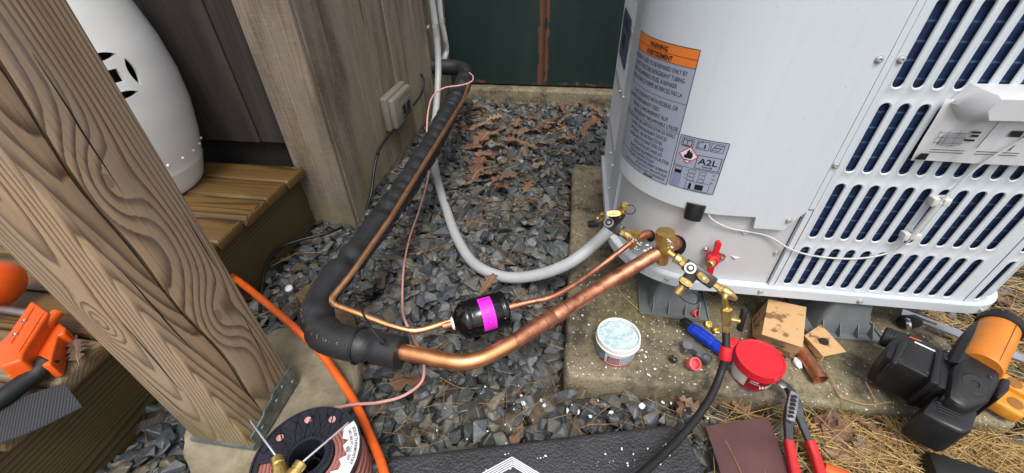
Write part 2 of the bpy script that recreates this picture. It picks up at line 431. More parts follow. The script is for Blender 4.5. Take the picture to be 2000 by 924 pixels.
def ghgt(x, y):
    i = int((x-H0[0])/HS); j = int((y-H0[1])/HS)
    if 0 <= i < HM.shape[0] and 0 <= j < HM.shape[1]: return float(HM[max(0, i-2):i+3, max(0, j-2):j+3].max())
    return 0.0

# ---------------------------------------------------------------- concrete pad
t = NT('mossy concrete'); v = t.tc.outputs['Object']
col = t.mix(t.ramp(t.noise(v, 7, 6, .65), BW(.35, .7)), lin((106, 95, 76)), lin((148, 136, 112)))
col = t.mix(t.ramp(t.noise(v, 140, 3, .7), BW(.52, .68)), col, lin((84, 78, 66)))
moss = t.math('MULTIPLY', t.ramp(t.noise(v, 6, 7, .7), BW(.46, .62)), t.ramp(t.noise(v, 60, 4, .7), BW(.3, .62)))
col = t.mix(t.math('MULTIPLY', moss, .9), col, lin((86, 82, 38)))
blk = t.math('MULTIPLY', t.ramp(t.noise(t.map(v, (1, 1, 1), (3, 1, 0)), 8, 8, .75), BW(.50, .62)), .9)
col = t.mix(blk, col, lin((52, 47, 40)))
col = t.mix(t.ramp(t.noise(v, 210, 1, .4), BW(.70, .74)), col, lin((205, 203, 192)))
MT['concrete'] = t.fin(col, t.math('ADD', .55, t.math('MULTIPLY', t.noise(v, 30, 3), .3)), t.bump(t.math('ADD', t.noise(v, 220, 4, .7), t.noise(v, 30, 3)), .6, .0022))
def rough_slab(name, lo, hi, mat, step=.03, amp=.004, r=.012, seed=1, z0=None):
    bm = bmesh.new(); bmesh.ops.create_cube(bm, size=1)
    for vv in bm.verts: vv.co = Vector([(a+b)/2+c*(b-a) for a, b, c in zip(lo, hi, vv.co)])
    bmesh.ops.bevel(bm, geom=list(bm.edges), offset=r, segments=3, profile=.5, affect='EDGES')
    for ax in range(2):
        for k in range(1, int((hi[ax]-lo[ax])/step)):
            c = lo[ax]+k*step; no = [0, 0, 0]; no[ax] = 1; co = [0, 0, 0]; co[ax] = c
            bmesh.ops.bisect_plane(bm, geom=list(bm.verts)+list(bm.edges)+list(bm.faces), plane_co=co, plane_no=no)
    from mathutils import noise
    for vv in bm.verts:
        d = noise.noise_vector(vv.co*22+Vector((seed, 0, 0)))*amp+noise.noise_vector(vv.co*70)*amp*.4
        vv.co += Vector((d.x, d.y, d.z*.5))
    m = MB(); m.bm(bm); return m.build(name, mat, smooth=50)
o = rough_slab('concrete_pad', (.028, .463, -.06), (.80, 1.32, .06), MT['concrete'])
setp(o, 'mossy speckled concrete slab under the condenser', 'concrete slab')

# ---------------------------------------------------------------- shed: rough-sawn boards on a concrete footing
MT['board'] = wood('weathered cedar board', (140, 124, 106), (92, 76, 62), 'Z', freq=130, warp=.03, wscale=(16, 16, .8), pith=(.2, .12), grey=((132, 124, 115), .8), rough=.85, fib=.55, bumpd=.0012, sat=.55, moss=((122, 120, 74), .03, .42, .7), stain=((70, 59, 50), (9, 9, 1.9), .46, .85))
MT['board_dark'] = wood('dark board', (50, 43, 40), (25, 21, 20), 'Z', freq=120, warp=.03, wscale=(10, 10, .8), pith=(.1, .2), grey=((84, 76, 72), .5), rough=.8, fib=.5, bumpd=.001, sat=.6, stain=((36, 31, 29), (9, 9, 1.4), .42, .9))  # darker base colour than the side boards
MT['gap_shade'] = simple('dark gap', (30, 27, 24), .9)  # near-black stands for the shade in gaps behind the boards
t = NT('footing concrete'); v = t.tc.outputs['Object']
col = t.mix(t.ramp(t.noise(v, 14, 5, .6), BW(.3, .7)), lin((112, 102, 84)), lin((158, 148, 126))); col = t.mix(t.ramp(t.noise(v, 9, 5, .7), BW(.5, .72)), col, lin((96, 88, 58)))
MT['footing'] = t.fin(col, .8, t.bump(t.noise(v, 120, 5, .7), .6, .003))
SHED_Z = 2.3
shed = thing('shed', (-1.1, 1.5, 0), 'weathered grey vertical board shed with dark front beside the gravel', 'shed')
def board(name, lo, hi, mat, r=.002): m = MB(); m.rbox(lo, hi, r, seg=1); return m.build(name, mat, shed)
# side wall (faces +X), vertical boards of uneven width
y = 1.034; k = 0
wd = [.13, .12, .145, .12, .135, .125, .14, .13, .1]
for w in wd:
    y1 = min(y+w, 2.075); j = random.uniform(0, .004)
    board('board', (-.650, y+.0015, .035+random.uniform(0, .006)), (-.6255+j, y1-.0015, SHED_Z), MT['board'])
    y = y1
    if y >= 2.07: break
board('corner_board', (-.64, .9365, .012), (-.611, 1.032, SHED_Z), MT['board'], .003)
board('corner_board', (-.745, .920, .004), (-.613, .936, SHED_Z), MT['board'], .003)
board('jamb', (-.66, 2.078, .02), (-.60, 2.118, SHED_Z), MT['board'], .003)
x = -.7475
for w in (.09, .16, .15, .17, .15, .16, .15, .15):
    x0 = x-w; j = random.uniform(0, .004)
    board('board', (x0+.0015, .948-j, .262+random.uniform(0, .006)), (x-.0015, .97, SHED_Z), MT['board_dark']); x = x0
m = MB(); m.box((-1.95, .972, .02), (-.655, 2.1, SHED_Z-.01)); m.build('wall_core', MT['gap_shade'], shed)
o = rough_slab('foundation', (-1.2, .955, -.05), (-.628, 2.1, .055), MT['footing'], .05, .003, .01, 4); o.parent = shed; o.matrix_parent_inverse = Matrix.Translation(-WL[shed.name])

# ---------------------------------------------------------------- green double door on a concrete sill
t = NT('dark green paint'); v = t.tc.outputs['Object']
peel = t.math('MULTIPLY', t.ramp(t.noise(v, 16, 6, .7), BW(.55, .57)), 1)
sx = t.n('ShaderNodeSeparateXYZ'); t.l(v, sx.inputs[0])
nearseam = t.math('LESS_THAN', t.math('ABSOLUTE', t.math('SUBTRACT', t.math('ABSOLUTE', sx.outputs[0]), .395)), t.math('MULTIPLY', t.noise(v, 22, 4), .036))
low = t.math('LESS_THAN', sx.outputs[2], t.math('MULTIPLY', t.noise(t.map(v, (1, 1, .2)), 10, 5, .7), .035))
wear = t.math('MAXIMUM', nearseam, t.math('MULTIPLY', low, peel))
wear = t.math('MULTIPLY', wear, t.ramp(t.noise(v, 11, 5, .6), BW(.40, .43)))
grime = t.ramp(t.noise(t.map(v, (5, 5, 1.5)), 1, 6, .65), BW(.35, .75))
col = t.mix(grime, lin((22, 38, 36)), lin((34, 52, 50)))
col = t.mix(t.ramp(t.noise(v, 130, 2), BW(.74, .77)), col, lin((90, 100, 96)))
col = t.mix(wear, col, lin((94, 56, 38)))
MT['green'] = t.fin(col, t.math('ADD', .38, t.math('MULTIPLY', wear, .4)), t.bump(t.math('SUBTRACT', t.noise(v, 60, 5), wear), .3, .001))
door = thing('double_door', (.1, 2.06, .09), 'dark green painted double door with peeling brown paint along the seam', 'door')
m = MB(); m.rbox((-.598, 2.05, .092), (-.147, 2.09, 2.1), .004, seg=1); a = m.build('door_leaf', MT['green'], door, origin=Vector((-.54, 2.05, .092)))
m = MB(); m.rbox((-.137, 2.052, .092), (.66, 2.09, 2.1), .004, seg=1); m.build('door_leaf', MT['green'], door, origin=Vector((.258, 2.05, .092)))
m = MB(); m.rbox((-.148, 2.058, .092), (-.136, 2.1, 2.1), .001, seg=1); m.build('seam_strip', simple('bare brown wood', (78, 50, 36), .8, var=.25, vs=60), door)
o = rough_slab('door_sill', (-.60, 2.0, -.04), (.9, 2.16, .085), MT['concrete'], .05, .004, .012, 9); setp(o, 'long mossy concrete sill below the green door', 'sill')
m = MB(); m.box((-.66, 2.13, .0), (1.6, 2.3, 2.3)); m.build('door_wall', MT['board_dark']); setp(bpy.data.objects['door_wall'], 'dark wall behind the green double door', 'wall')
m = MB(); m.rbox((.665, 2.03, 0), (.80, 2.125, 2.3), .003, seg=1); o = m.build('door_trim', MT['board']); setp(o, 'weathered trim board right of the green door', 'trim board')

# ---------------------------------------------------------------- deck
MT['plank'] = wood('wet decking', (106, 80, 43), (50, 35, 18), 'X', freq=190, warp=.012, wscale=(26, 26, 1.4), pith=(.02, -.05), rough=.38, fib=.3, sat=.75, bumpd=.0008, stain=((124, 112, 40), (16, 16, 3.5), .56, .55))
MT['plank_b'] = wood('grey decking', (118, 94, 62), (64, 47, 29), 'X', freq=190, warp=.012, wscale=(26, 26, 1.4), pith=(.02, -.05), rough=.5, fib=.3, sat=.7, bumpd=.0008, grey=((138, 128, 110), .5))
MT['rim'] = wood('dark treated joist', (88, 74, 44), (44, 34, 18), 'Y', freq=150, warp=.02, wscale=(20, 14, .9), pith=(-.06, .02), rough=.55, fib=.3, sat=.75, bumpd=.0008)
DZ = .218
deck = thing('deck', (-1.2, .5, 0), 'low wet wooden deck of round-edged planks beside the shed', 'deck')
y = .915; i = 0
while y > -.35:
    w = .0815; ex = -.712+random.uniform(-.004, .004)
    if y < .32: ex += random.uniform(-.012, .004)
    m = MB(); m.rbox((-1.9, y-w, DZ-.030), (ex, y, DZ+random.uniform(-.0015, .0015)), .008, seg=3)
    m.build('plank', MT['plank'] if y > .4 else MT['plank_b'], deck, origin=Vector((ex, y-w/2, DZ)))
    y -= .0845; i += 1
m = MB(); m.rbox((-.775, -.4, -.02), (-.737, .915, DZ-.032), .004, seg=2); m.build('rim_joist', MT['rim'], deck)
m = MB(); m.box((-1.9, .916, .10), (-.78, .945, DZ-.034)); m.build('ledger', MT['rim'], deck)

# ---------------------------------------------------------------- post with a deep drying check
PX0, PX1, PY0, PY1, PZ0 = -.586, -.475, .257, .380, .066
MT['post'] = wood('treated post', (172, 144, 112), (86, 60, 41), 'Z', freq=235, warp=.0125, wscale=(9, 6, 2.0), pith=(-.012, .004), rough=.62, fib=.55, sat=.85, bumpd=.0009,
                  knots=((.056, -.005, .47, .026, .014), (.056, .012, .24, .030, .017), (-.02, -.062, .30, .016, -.014)), tilt=(.03, -.05),
                  grey=((152, 144, 134), .55), moss=((104, 98, 54), .0, .16, .8), stain=((104, 82, 60), (18, 18, 2.2), .54, .5))
post = thing('porch_post', ((PX0+PX1)/2, (PY0+PY1)/2, PZ0), 'thick square treated timber post with a long crack, on a concrete footing', 'post')
m = MB(); nz = 150; ZT = 2.2
rings = []
from mathutils import noise as mn
for i in range(nz+1):
    z = PZ0+(ZT-PZ0)*(i/nz)**1.6
    c = .297+.004*math.sin(z*9)+.002*math.sin(z*31)+.006*mn.noise(Vector((2, 0, z*3)))        # y of the check on the +X face
    hw = max(0, min(.0027, .05*(z-PZ0-.03)))*(.85+.4*mn.noise(Vector((0, 3, z*14))))
    hw = max(hw, .0002); dp = hw*11
    br = .005; wob = lambda a: .0012*mn.noise(Vector((a, 0, z*5)))
    L = [(PX0+br, PY0), (PX1-br, PY0+wob(1)), (PX1-br*.3, PY0+br*.3+wob(1)), (PX1+wob(2), PY0+br), (PX1, c-hw-.012), (PX1-.0004, c-hw-.002), (PX1-.001, c-hw),
         (PX1-dp*.5, c-hw*.55+.001), (PX1-dp, c+.001), (PX1-dp*.5, c+hw*.55+.001), (PX1-.001, c+hw), (PX1-.0004, c+hw+.002), (PX1, c+hw+.012), (PX1+wob(3), PY1-br), (PX1-br*.3, PY1-br*.3),
         (PX1-br, PY1), (PX0+br, PY1), (PX0+br*.3, PY1-br*.3), (PX0, PY1-br), (PX0, PY0+br), (PX0+br*.3, PY0+br*.3)]
    rings.append([(x, y, z) for x, y in L])
n = len(rings[0]); V = [p for r in rings for p in r]
F = [(i*n+k, i*n+(k+1) % n, (i+1)*n+(k+1) % n, (i+1)*n+k) for i in range(nz) for k in range(n)]+[tuple(range(n))[::-1], tuple(range(nz*n, nz*n+n))]
m.add(V, F); tim = m.build('timber', MT['post'], post, smooth=30, origin=Vector(((PX0+PX1)/2, (PY0+PY1)/2, PZ0)))
MT['galv'] = simple('galvanised steel', (140, 150, 150), .5, .75, var=.3, vs=45, bump=.2, bs=90, rgb2=(96, 106, 106))
# short secondary drying checks, thin slivers whose dark colour stands for the cracks' shade
MT['check'] = simple('dark check', (38, 28, 20), .9)
for (fx, y0, z0, ln, sl) in ((1, .352, .15, .12, .02), (1, .275, .30, .16, -.01), (1, .365, .36, .10, .0), (0, -.52, .22, .15, .01), (0, -.555, .14, .10, -.02), (1, .318, .52, .14, .01)):
    mm = MB(); n_ = 9; V = []
    for i in range(n_):
        f = i/(n_-1); w = .0009*math.sin(math.pi*f)+.00005; z = z0+ln*f; c = y0+sl*ln*f*4+.0015*mn.noise(Vector((y0*50, 0, z*30)))
        for (a, b) in ((-w, .0003), (w, .0003), (w, -.004), (-w, -.004)): V.append((PX1+b, c+a, z) if fx else (c+a, PY0-b, z))
    mm.add(V, [(i*4+q, i*4+(q+1) % 4, (i+1)*4+(q+1) % 4, (i+1)*4+q) for i in range(n_-1) for q in range(4)]); mm.build('check', MT['check'], tim, smooth=0)
# galvanised strap along the foot of the +X face, with a stepped tab
m = MB(); Mx = frame((PX1+.0015, 0, 0), (0, 1, 0), (1, 0, 0))
m.prism([(.260, .058), (.384, .058), (.384, .104), (.330, .104), (.323, .098), (.304, .098), (.296, .092), (.260, .088)], frame((PX1+.001, 0, 0), (0, 1, 0), (1, 0, 0)), .003)
bk = m.build('bracket', MT['galv'], post)
for (yy, zz) in ((.285, .075), (.33, .082), (.352, .09), (.374, .072)):
    m = MB(); m.lathe((PX1+.0035, yy, zz), (1, 0, 0), [(0, .006), (.0015, .0055), (.003, .003)], 10); m.build('rivet', MT['galv'], bk)
m = MB(); m.box((PX0-.004, PY0-.003, .056), (PX1+.001, PY1+.003, .0655)); m.build('base_plate', MT['galv'], post)
# lumpy footing
bm = bmesh.new(); bmesh.ops.create_icosphere(bm, subdivisions=5, radius=1)
for vv in bm.verts:
    c = vv.co.copy(); a = math.atan2(c.y, c.x)
    rx, ry = .135, .165
    h = math.hypot(c.x, c.y); f = min(1, h*1.12)/max(h, 1e-4)
    d = mn.noise(c*2.2)*.022+mn.noise(c*7)*.008
    vv.co = Vector((-.500+c.x*f*rx*(1+d*3), .362+c.y*f*ry*(1+d*3), max(-.05, .053*min(1, max(-1, c.z*2.6))+d*.5*(1 if c.z < .6 else .25))))
m = MB(); m.bm(bm); o = m.build('concrete_footing', MT['footing'], smooth=60); setp(o, 'lumpy tan concrete footing under the timber post', 'footing')
# ---------------------------------------------------------------- the condenser
def paint(name, rgb, rough=.32):
    t = NT(name); v = t.tc.outputs['Object']; c = lin(rgb)
    col = t.mix(t.math('MULTIPLY', t.ramp(t.noise(v, 5, 6, .65), BW(.4, .75)), .12), c, lin((166, 162, 152)))
    col = t.mix(t.math('MULTIPLY', t.ramp(t.noise(v, 330, 1, .3), BW(.75, .78)), .3), col, lin((150, 140, 120)))
    h = t.math('ADD', t.noise(v, 900, 2), t.math('MULTIPLY', t.ramp(t.noise(v, 160, 1, .4), BW(.70, .76)), 2.5))
    streak = t.ramp(t.noise(t.map(v, (60, 60, 3)), 1.0, 4, .6), BW(.5, .8)); col = t.mix(t.math('MULTIPLY', streak, .10), col, lin((150, 146, 136)))
    oil = t.bump(t.noise(v, 5, 2, .4), .35, .006)           # slight oil-canning of the sheet
    m = t.fin(col, t.math('ADD', rough-.06, t.math('MULTIPLY', t.noise(v, 12, 4), .16)), t.bump(h, .12, .0007, oil))
    t.b.inputs['Coat Weight'].default_value = .15; t.b.inputs['Coat Roughness'].default_value = .2
    return m
MT['white'] = paint('cabinet paint', (200, 207, 212)); MT['white2'] = paint('valve plate paint', (188, 190, 192), .38)
t = NT('coil fins'); gp = t.tc.outputs['Object']; sx = t.n('ShaderNodeSeparateXYZ'); t.l(gp, sx.inputs[0])
fins = t.math('FRACT', t.math('MULTIPLY', t.math('ADD', sx.outputs[0], sx.outputs[1]), 500)); tubes = t.math('FRACT', t.math('MULTIPLY', sx.outputs[2], 42))
tb = t.ramp(tubes, [(0, (0, 0, 0, 1)), (.42, (0, 0, 0, 1)), (.5, (1, 1, 1, 1)), (.58, (0, 0, 0, 1)), (1, (0, 0, 0, 1))])
col = t.mix(t.math('GREATER_THAN', fins, .5), lin((14, 22, 44)), lin((36, 56, 96))); col = t.mix(t.math('MULTIPLY', tb, t.noise(gp, 40, 3)), col, lin((96, 140, 178)))
MT['coil'] = t.fin(col, .6, metal=0, spec=.25)
MT['screw'] = simple('zinc screw', (205, 205, 203), .3, .5, bump=.05)
MT['blackp'] = simple('black plastic', (26, 26, 28), .42, var=.2, vs=60, bump=.2, bs=400)
MT['rubber'] = simple('black rubber', (22, 22, 23), .6, var=.2, vs=40, bump=.3, bs=300)
ac = thing('condenser_unit', (.48, .95, .15), 'white heat pump condenser with slotted sides standing on grey plastic feet', 'condenser')
AZ0, AZ1 = .172, .96
def srange(s0, s1, step=.012):
    out = [s0]; brk = sorted([b for b in (-RL*math.pi/2, 0, LF, LF+RR*math.pi/2) if s0 < b < s1]+[s1]); cur = s0
    for b in brk:
        curved = (-RL*math.pi/2 < (cur+b)/2 < 0) or (LF < (cur+b)/2 < LF+RR*math.pi/2)
        n = max(1, int((b-cur)/(step if curved else 10))); out += [cur+(b-cur)*(i+1)/n for i in range(n)]; cur = b
    return out
def sheet(mb, s0, s1, z0, z1, off, th=.006, lip=0.0):
    """bent sheet-metal panel: face plus returned edges"""
    ss = srange(s0, s1); n = len(ss); V = []; F = []
    for off_ in (off, off-th):
        for z in (z0, z1): V += [SF(s, z, off_) for s in ss]
    q = lambda a, b, c, d: F.append((a, b, c, d))
    for i in range(n-1):
        q(i, i+1, n+i+1, n+i)                                   # face
        q(2*n+i+1, 2*n+i, 3*n+i, 3*n+i+1)                       # back
        q(i+1, i, 2*n+i, 2*n+i+1); q(n+i, n+i+1, 3*n+i+1, 3*n+i)   # bottom and top returns
    q(0, n, 3*n, 2*n); q(n-1, 2*n-1+2*n-n*1, 2*n, 2*n) if False else None
    q(n-1, 2*n+n-1, 3*n+n-1, n+n-1)
    mb.add(V, F); return mb
# base pan
m = MB(); sheet(m, -.62, .62, .150, .170, .010, .014); sheet(m, -.62, .62, .1695, .1712, .0085, .03)
m.add([SF(s, .1515, -.002) for s in srange(-.62, .62)], [tuple(range(len(srange(-.62, .62))))[::-1]])
pan = m.build('base_pan', MT['white'], ac)
# valve plate, service panel, corner post
m = MB(); sheet(m, -.262, .1272, AZ0, .345, -.006); vp = m.build('valve_plate', MT['white2'], ac)
m = MB(); ss = srange(-.262, .1262, .01)
low = lambda s: .332 if s < .0505 else (.332-.0235*min(1, (s-.0505)/.004) if s < .1045 else (.3085+.044*((s-.1045)/.0235)**.8))
ss2 = sorted(set(ss+[.0505, .052, .0545, .08, .1045, .108, .113, .118, .123, .1262])); n = len(ss2)
V = [SF(s, low(s), .006) for s in ss2]+[SF(s, AZ1-.02, .006) for s in ss2]+[SF(s, low(s), .0045) for s in ss2]+[SF(s, low(s), -.004) for s in ss2]
F = [(i, i+1, n+i+1, n+i) for i in range(n-1)]+[(2*n+i, 2*n+i+1, i+1, i) for i in range(n-1)]+[(3*n+i, 3*n+i+1, 2*n+i+1, 2*n+i) for i in range(n-1)]
m.add(V, F); e = MB(); 
b0 = [SF(.1262, low(.1262), .006), SF(.1262, AZ1-.02, .006), SF(.1262, AZ1-.02, -.005), SF(.1262, low(.1262), -.005)]; m.add(b0, [(0, 3, 2, 1)])
b0 = [SF(-.262, .332, .006), SF(-.262, AZ1-.02, .006), SF(-.262, AZ1-.02, -.005), SF(-.262, .332, -.005)]; m.add(b0, [(0, 1, 2, 3)])
sp = m.build('service_panel', MT['white'], ac, smooth=30)
m = MB(); sheet(m, -.384, -.2635, AZ0, AZ1-.02, 0.0); m.build('corner_post', MT['white'], ac)
m = MB(); sheet(m, .1290, .1378, .3535, AZ1-.02, .003); m.build('cover_strip', MT['white'], ac)
m = MB(); sheet(m, .1290, .1378, AZ0, .350, .0015); m.build('cover_strip', MT['white'], ac)
m = MB(); sheet(m, .1255, .1296, .357, AZ1-.03, .0004, .003); sheet(m, .1370, .1412, AZ0+.004, AZ1-.03, -.0016, .003); sheet(m, .1266, .1296, AZ0+.004, .357, -.0072, .003); sheet(m, .4710, .4750, AZ0+.004, AZ1-.03, -.0016, .003); setp(m.build('seam_shade', MT['rubber'], ac), kind='stuff')  # dark strips added behind the gaps so the panel seams read as shade
# slotted panels
def slot_cell(mb, s0, s1, z0, z1, sc, a, b, w):
    def loop(wd, aa, bb, off):
        L = []
        for k in range(7): t = math.pi*k/6; L.append((sc+wd*math.cos(t), bb-w+wd*math.sin(t), off))
        for k in range(7): t = math.pi+math.pi*k/6; L.append((sc+wd*math.cos(t), aa+w+wd*math.sin(t), off))
        return L
    mid = (s0+s1)/2; q = (s1-s0)/4
    out = [(s1, b-w), (s1, z1), (s1-q, z1), (mid, z1), (s0+q, z1), (s0, z1), (s0, b-w), (s0, a+w), (s0, z0), (s0+q, z0), (mid, z0), (s1-q, z0), (s1, z0), (s1, a+w)]
    L = [[(x, z, 0) for x, z in out], loop(w+.0040, a, b, 0), loop(w+.0026, a, b, .0007), loop(w+.0014, a, b, .0005), loop(w+.0002, a, b, -.0006), loop(w, a, b, -.0016)]
    V = [SF(*p) for l in L for p in l]; n = 14
    F = [(i*n+k, i*n+(k+1) % n, (i+1)*n+(k+1) % n, (i+1)*n+k) for i in range(5) for k in range(n)]
    mb.add(V, F)
ROWS = [(.170, .271), (.293, .403), (.425, .535), (.557, .667), (.689, .799), (.821, .925)]
def slotted(name, s_start, n, pitch, w, s_lo, s_hi):
    mb = MB(); zb = [AZ0]+[(ROWS[i][1]+ROWS[i+1][0])/2 for i in range(5)]+[AZ1-.02]
    for r, (a, b) in enumerate(ROWS):
        a = max(a, AZ0+.006); c0 = s_start-pitch/2
        for k in range(n): slot_cell(mb, c0+k*pitch, c0+(k+1)*pitch, zb[r], zb[r+1], s_start+k*pitch, a, b, w)
    c0 = s_start-pitch/2; c1 = c0+n*pitch
    if c0-s_lo > 1e-4: sheet(mb, s_lo, c0, AZ0, AZ1-.02, 0)
    if s_hi-c1 > 1e-4: sheet(mb, c1, s_hi, AZ0, AZ1-.02, 0)
    return mb.build(name, MT['white'], ac, smooth=40)
fp = slotted('slotted_panel', .160, 12, .0255, .0067, .1404, .4718)
slotted('slotted_corner_panel', .493, 4, .0245, .0060, .4742, .62)
sd = slotted('slotted_panel', -.640, 10, .0255, .0062, -.66, -.3855)
m = MB(); sheet(m, .1405, .60, AZ0+.003, AZ1-.05, -.007, .01); m.build('coil', MT['coil'], ac)
m = MB(); sheet(m, -.70, -.388, AZ0+.003, AZ1-.05, -.007, .01); m.build('coil', MT['coil'], ac)
# top cover and hidden back
m = MB(); ss = srange(-.70, .62); ring = [SF(s, AZ1, .008) for s in ss]; ring2 = [SF(s, AZ1-.03, .008) for s in ss]; n = len(ss)
m.add(ring+ring2, [tuple(range(n))]+[(n+i, n+i+1, i+1, i) for i in range(n-1)]); m.build('top_cover', MT['white'], ac)
m = MB(); m.box((.19, YB-.02, AZ0), (XR-.06, YB-.005, AZ1-.02)); m.build('back_panel', MT['white'], ac)
# screws
def scr(s, z, off, parent, r=.0048):
    p = SF(s, z, off); q = SF(s, z, off+.01); d = q-p; mb = MB()
    mb.lathe(p, d, [(0, r*1.35), (.0008, r*1.35), (.0009, r), (.0032, r*.95), (.0036, r*.8), (.0036, r*.45), (.0024, r*.4)], 12); return mb.build('screw', MT['screw'], parent)
for s, z, off, par in ((.117, .595, .006, sp), (.105, .330, .006, sp), (.1345, .437, .003, ac), (.118, .248, -.006, vp), (.1475, .594, 0, fp), (.115, .161, .010, pan), (.297, .158, .010, pan), (.505, .158, .010, pan), (-.06, .162, .010, pan), (-.11, .162, .010, pan), (-.14, .162, .01, pan),
                     (-.39, .43, .0, ac), (-.39, .62, .0, ac), (-.39, .26, 0, ac), (-.39, .195, 0, ac), (-.46, .26, .001, sd), (-.46, .42, .001, sd)): scr(s, z, off, par, .0042)
for s, z in ((.048, .291), (.050, .232)):     # pressed locating dimples
    m = MB(); p = SF(s, z, -.006); m.add([SF(s-.010, z+.002, -.0055), SF(s+.010, z-.001, -.0055), SF(s+.001, z-.008, -.0055), SF(s, z-.002, -.001)], [(0, 3, 1)[::-1], (1, 3, 2)[::-1], (2, 3, 0)[::-1]]); m.build('dimple', MT['white2'], vp, smooth=0)
# black drain knob under the panel lip
m = MB(); p = SF(-.050, .345, .001); m.lathe(p+Vector((0, 0, .0)), (-.1, -.35, -1), [(0, .017), (.026, .0155), (.030, .0145), (.030, .012), (.02, .011)], 24); m.build('grommet', MT['blackp'], ac)
# labels ------------------------------------------------------------------
MT['lab_o'] = simple('orange print', (226, 122, 52), .35, var=.03, bump=.02); MT['lab_g'] = simple('silver label', (172, 180, 200), .36, .25, var=.06, vs=8, bump=.02)
MT['ink'] = simple('black ink', (24, 24, 30), .4, var=.05, bump=.02); MT['lab_w'] = simple('white print', (225, 226, 230), .4, var=.03, bump=.02); MT['lab_r'] = simple('red print', (205, 40, 34), .4, var=.03, bump=.02)
MT['lab_b'] = simple('blue grey label', (92, 110, 140), .35, .2, var=.15, vs=60, bump=.02)
def label(name, s0, s1, z0, z1, off, mat, parent, r=.004):
    ss = srange(s0+r, s1-r, .006); mb = MB(); k = [0, .3, .7, 1]
    def zc(s):
        e = 0
        return e
    cols = [s0, s0+r*.3]+ss+[s1-r*.3, s1]; cut = [r, r*.3]+[0]*len(ss)+[r*.3, r]
    V = [SF(s, z0+c, off) for s, c in zip(cols, cut)]+[SF(s, z1-c, off) for s, c in zip(cols, cut)]; n = len(cols)
    mb.add(V, [(i, i+1, n+i+1, n+i) for i in range(n-1)]); return mb.build(name, mat, parent, smooth=60)
class Ink:
    """lettering and lines laid on the bent panel"""
    def __init__(s, off): s.mb = MB(); s.off = off
    def text(s, txt, s0, z, size, width=None, bold=0.0, xs=1.0):
        V, F = text2d(txt, size, bold)
        mx = max((x for x, y in V), default=1); k = width/mx if width else xs
        s.mb.add([SF(s0+x*k, z+y, s.off) for x, y in V], F)
    def rtext(s, txt, s1, z, size, xs=.8, smin=-1, bold=0.0):
        V, F = text2d(txt, size, bold); mx = max((x for x, y in V), default=0)
        V2 = [(s1-(mx-x)*xs, y) for x, y in V]; keep = [f for f in F if min(V2[i][0] for i in f) > smin]
        s.mb.add([SF(x, z+y, s.off) for x, y in V2], keep)
    def rect(s, s0, s1, z0, z1):
        ss = srange(s0, s1, .006); n = len(ss)
        s.mb.add([SF(q, z0, s.off) for q in ss]+[SF(q, z1, s.off) for q in ss], [(i, i+1, n+i+1, n+i) for i in range(n-1)])
    def line(s, s0, z0, s1, z1, w=.0004):
        d = Vector((s1-s0, z1-z0)); L = d.length; nrm = Vector((-d.y, d.x))/L*w; k = max(1, int(L/.006))
        for i in range(k):
            a = Vector((s0, z0))+d*(i/k); b = Vector((s0, z0))+d*((i+1)/k)
            s.mb.add([SF(q.x, q.y, s.off) for q in (a-nrm, b-nrm, b+nrm, a+nrm)], [(0, 1, 2, 3)])
    def frame(s, s0, s1, z0, z1, w=.0004):
        s.line(s0, z0, s1, z0, w); s.line(s1, z0, s1, z1, w); s.line(s1, z1, s0, z1, w); s.line(s0, z1, s0, z0, w)
    def poly(s, pts): s.mb.add([SF(x, z, s.off) for x, z in pts], [tuple(range(len(pts)))])
    def build(s, name, mat, parent): return s.mb.build(name, mat, parent, smooth=0)
L0, L1 = -.252, -.1055
wl = label('warning_label', L0, L1, .3665, .594, .0064, MT['lab_g'], ac); wl['label'] = 'silver bilingual warning label with an orange header'
label('header', L0+.0006, L1-.0006, .5675, .5934, .0067, MT['lab_o'], wl)
k = Ink(.0071)
k.rtext('WARNING', -.158, .5815, .0105, .85, L0, .0003); k.rtext('AVERTISSEMENT', -.146, .5695, .0105, .8, L0, .0003)
k.line(L0, .5795, L1, .5795, .0003); k.line(L0, .5672, L1, .5672, .0003)
txt = [('FLAMMABLE REFRIGERANT USED. TO BE REPAIRED ONLY BY', -.116, .5545, .0098), ('DO NOT PUNCTURE REFRIGERANT TUBING.', -.1165, .5435, .0098), ('RÉFRIGÉRANT INFLAMMABLE UTILISÉ. À RÉPARER', -.128, .5325, .0098),
       ('PERSONNEL DE SERVICE FORMÉ. NE PERCEZ PAS LA', -.116, .5215, .0098), ('IN ACCORDANCE WITH FEDERAL OR', -.118, .4995, .0098), ('FLAMMABLE REFRIGERANT USED.', -.150, .4885, .0098),
       ('ÉLIMINER CONFORMÉMENT AUX', -.130, .4775, .0098), ('RÉFRIGÉRANT INFLAMMABLE UTILISÉ.', -.1085, .4665, .0098), ('NO AUXILIARY DEVICES WHICH MAY BE IGNITION SOURCES SHALL', -.111, .4545, .0090), ('OTHER THAN AUXILIARY DEVICES', -.124, .4445, .0090),
       ('APPLIANCE. SEE INSTRUCTIONS.', -.130, .4345, .0090), ('AUXILIAIRES POUVANT ÊTRE DES', -.126, .4245, .0090), ('ÊTRE INSTALLÉS DANS LES', -.126, .4145, .0090), ('AUXILIAIRES ÉNUMÉRÉS POUR ÊTRE', -.111, .4045, .0090), ('VOIR LES INSTRUCTIONS.', -.138, .3955, .0088),
       ('TO LOCATE A SERVICE DISCONNECT AS REMOTE', -.110, .3875, .0066), ('DES BLESSURES ET MÊME ENTRAÎNER', -.109, .3800, .0066), ('L\'ALIMENTATION ÉLECTRIQUE AVANT LE DÉPANNAGE.', -.111, .3728, .0066)]
for s_, a_, z_, h_ in txt: k.rtext(s_, a_, z_, h_, .66, L0+.002)
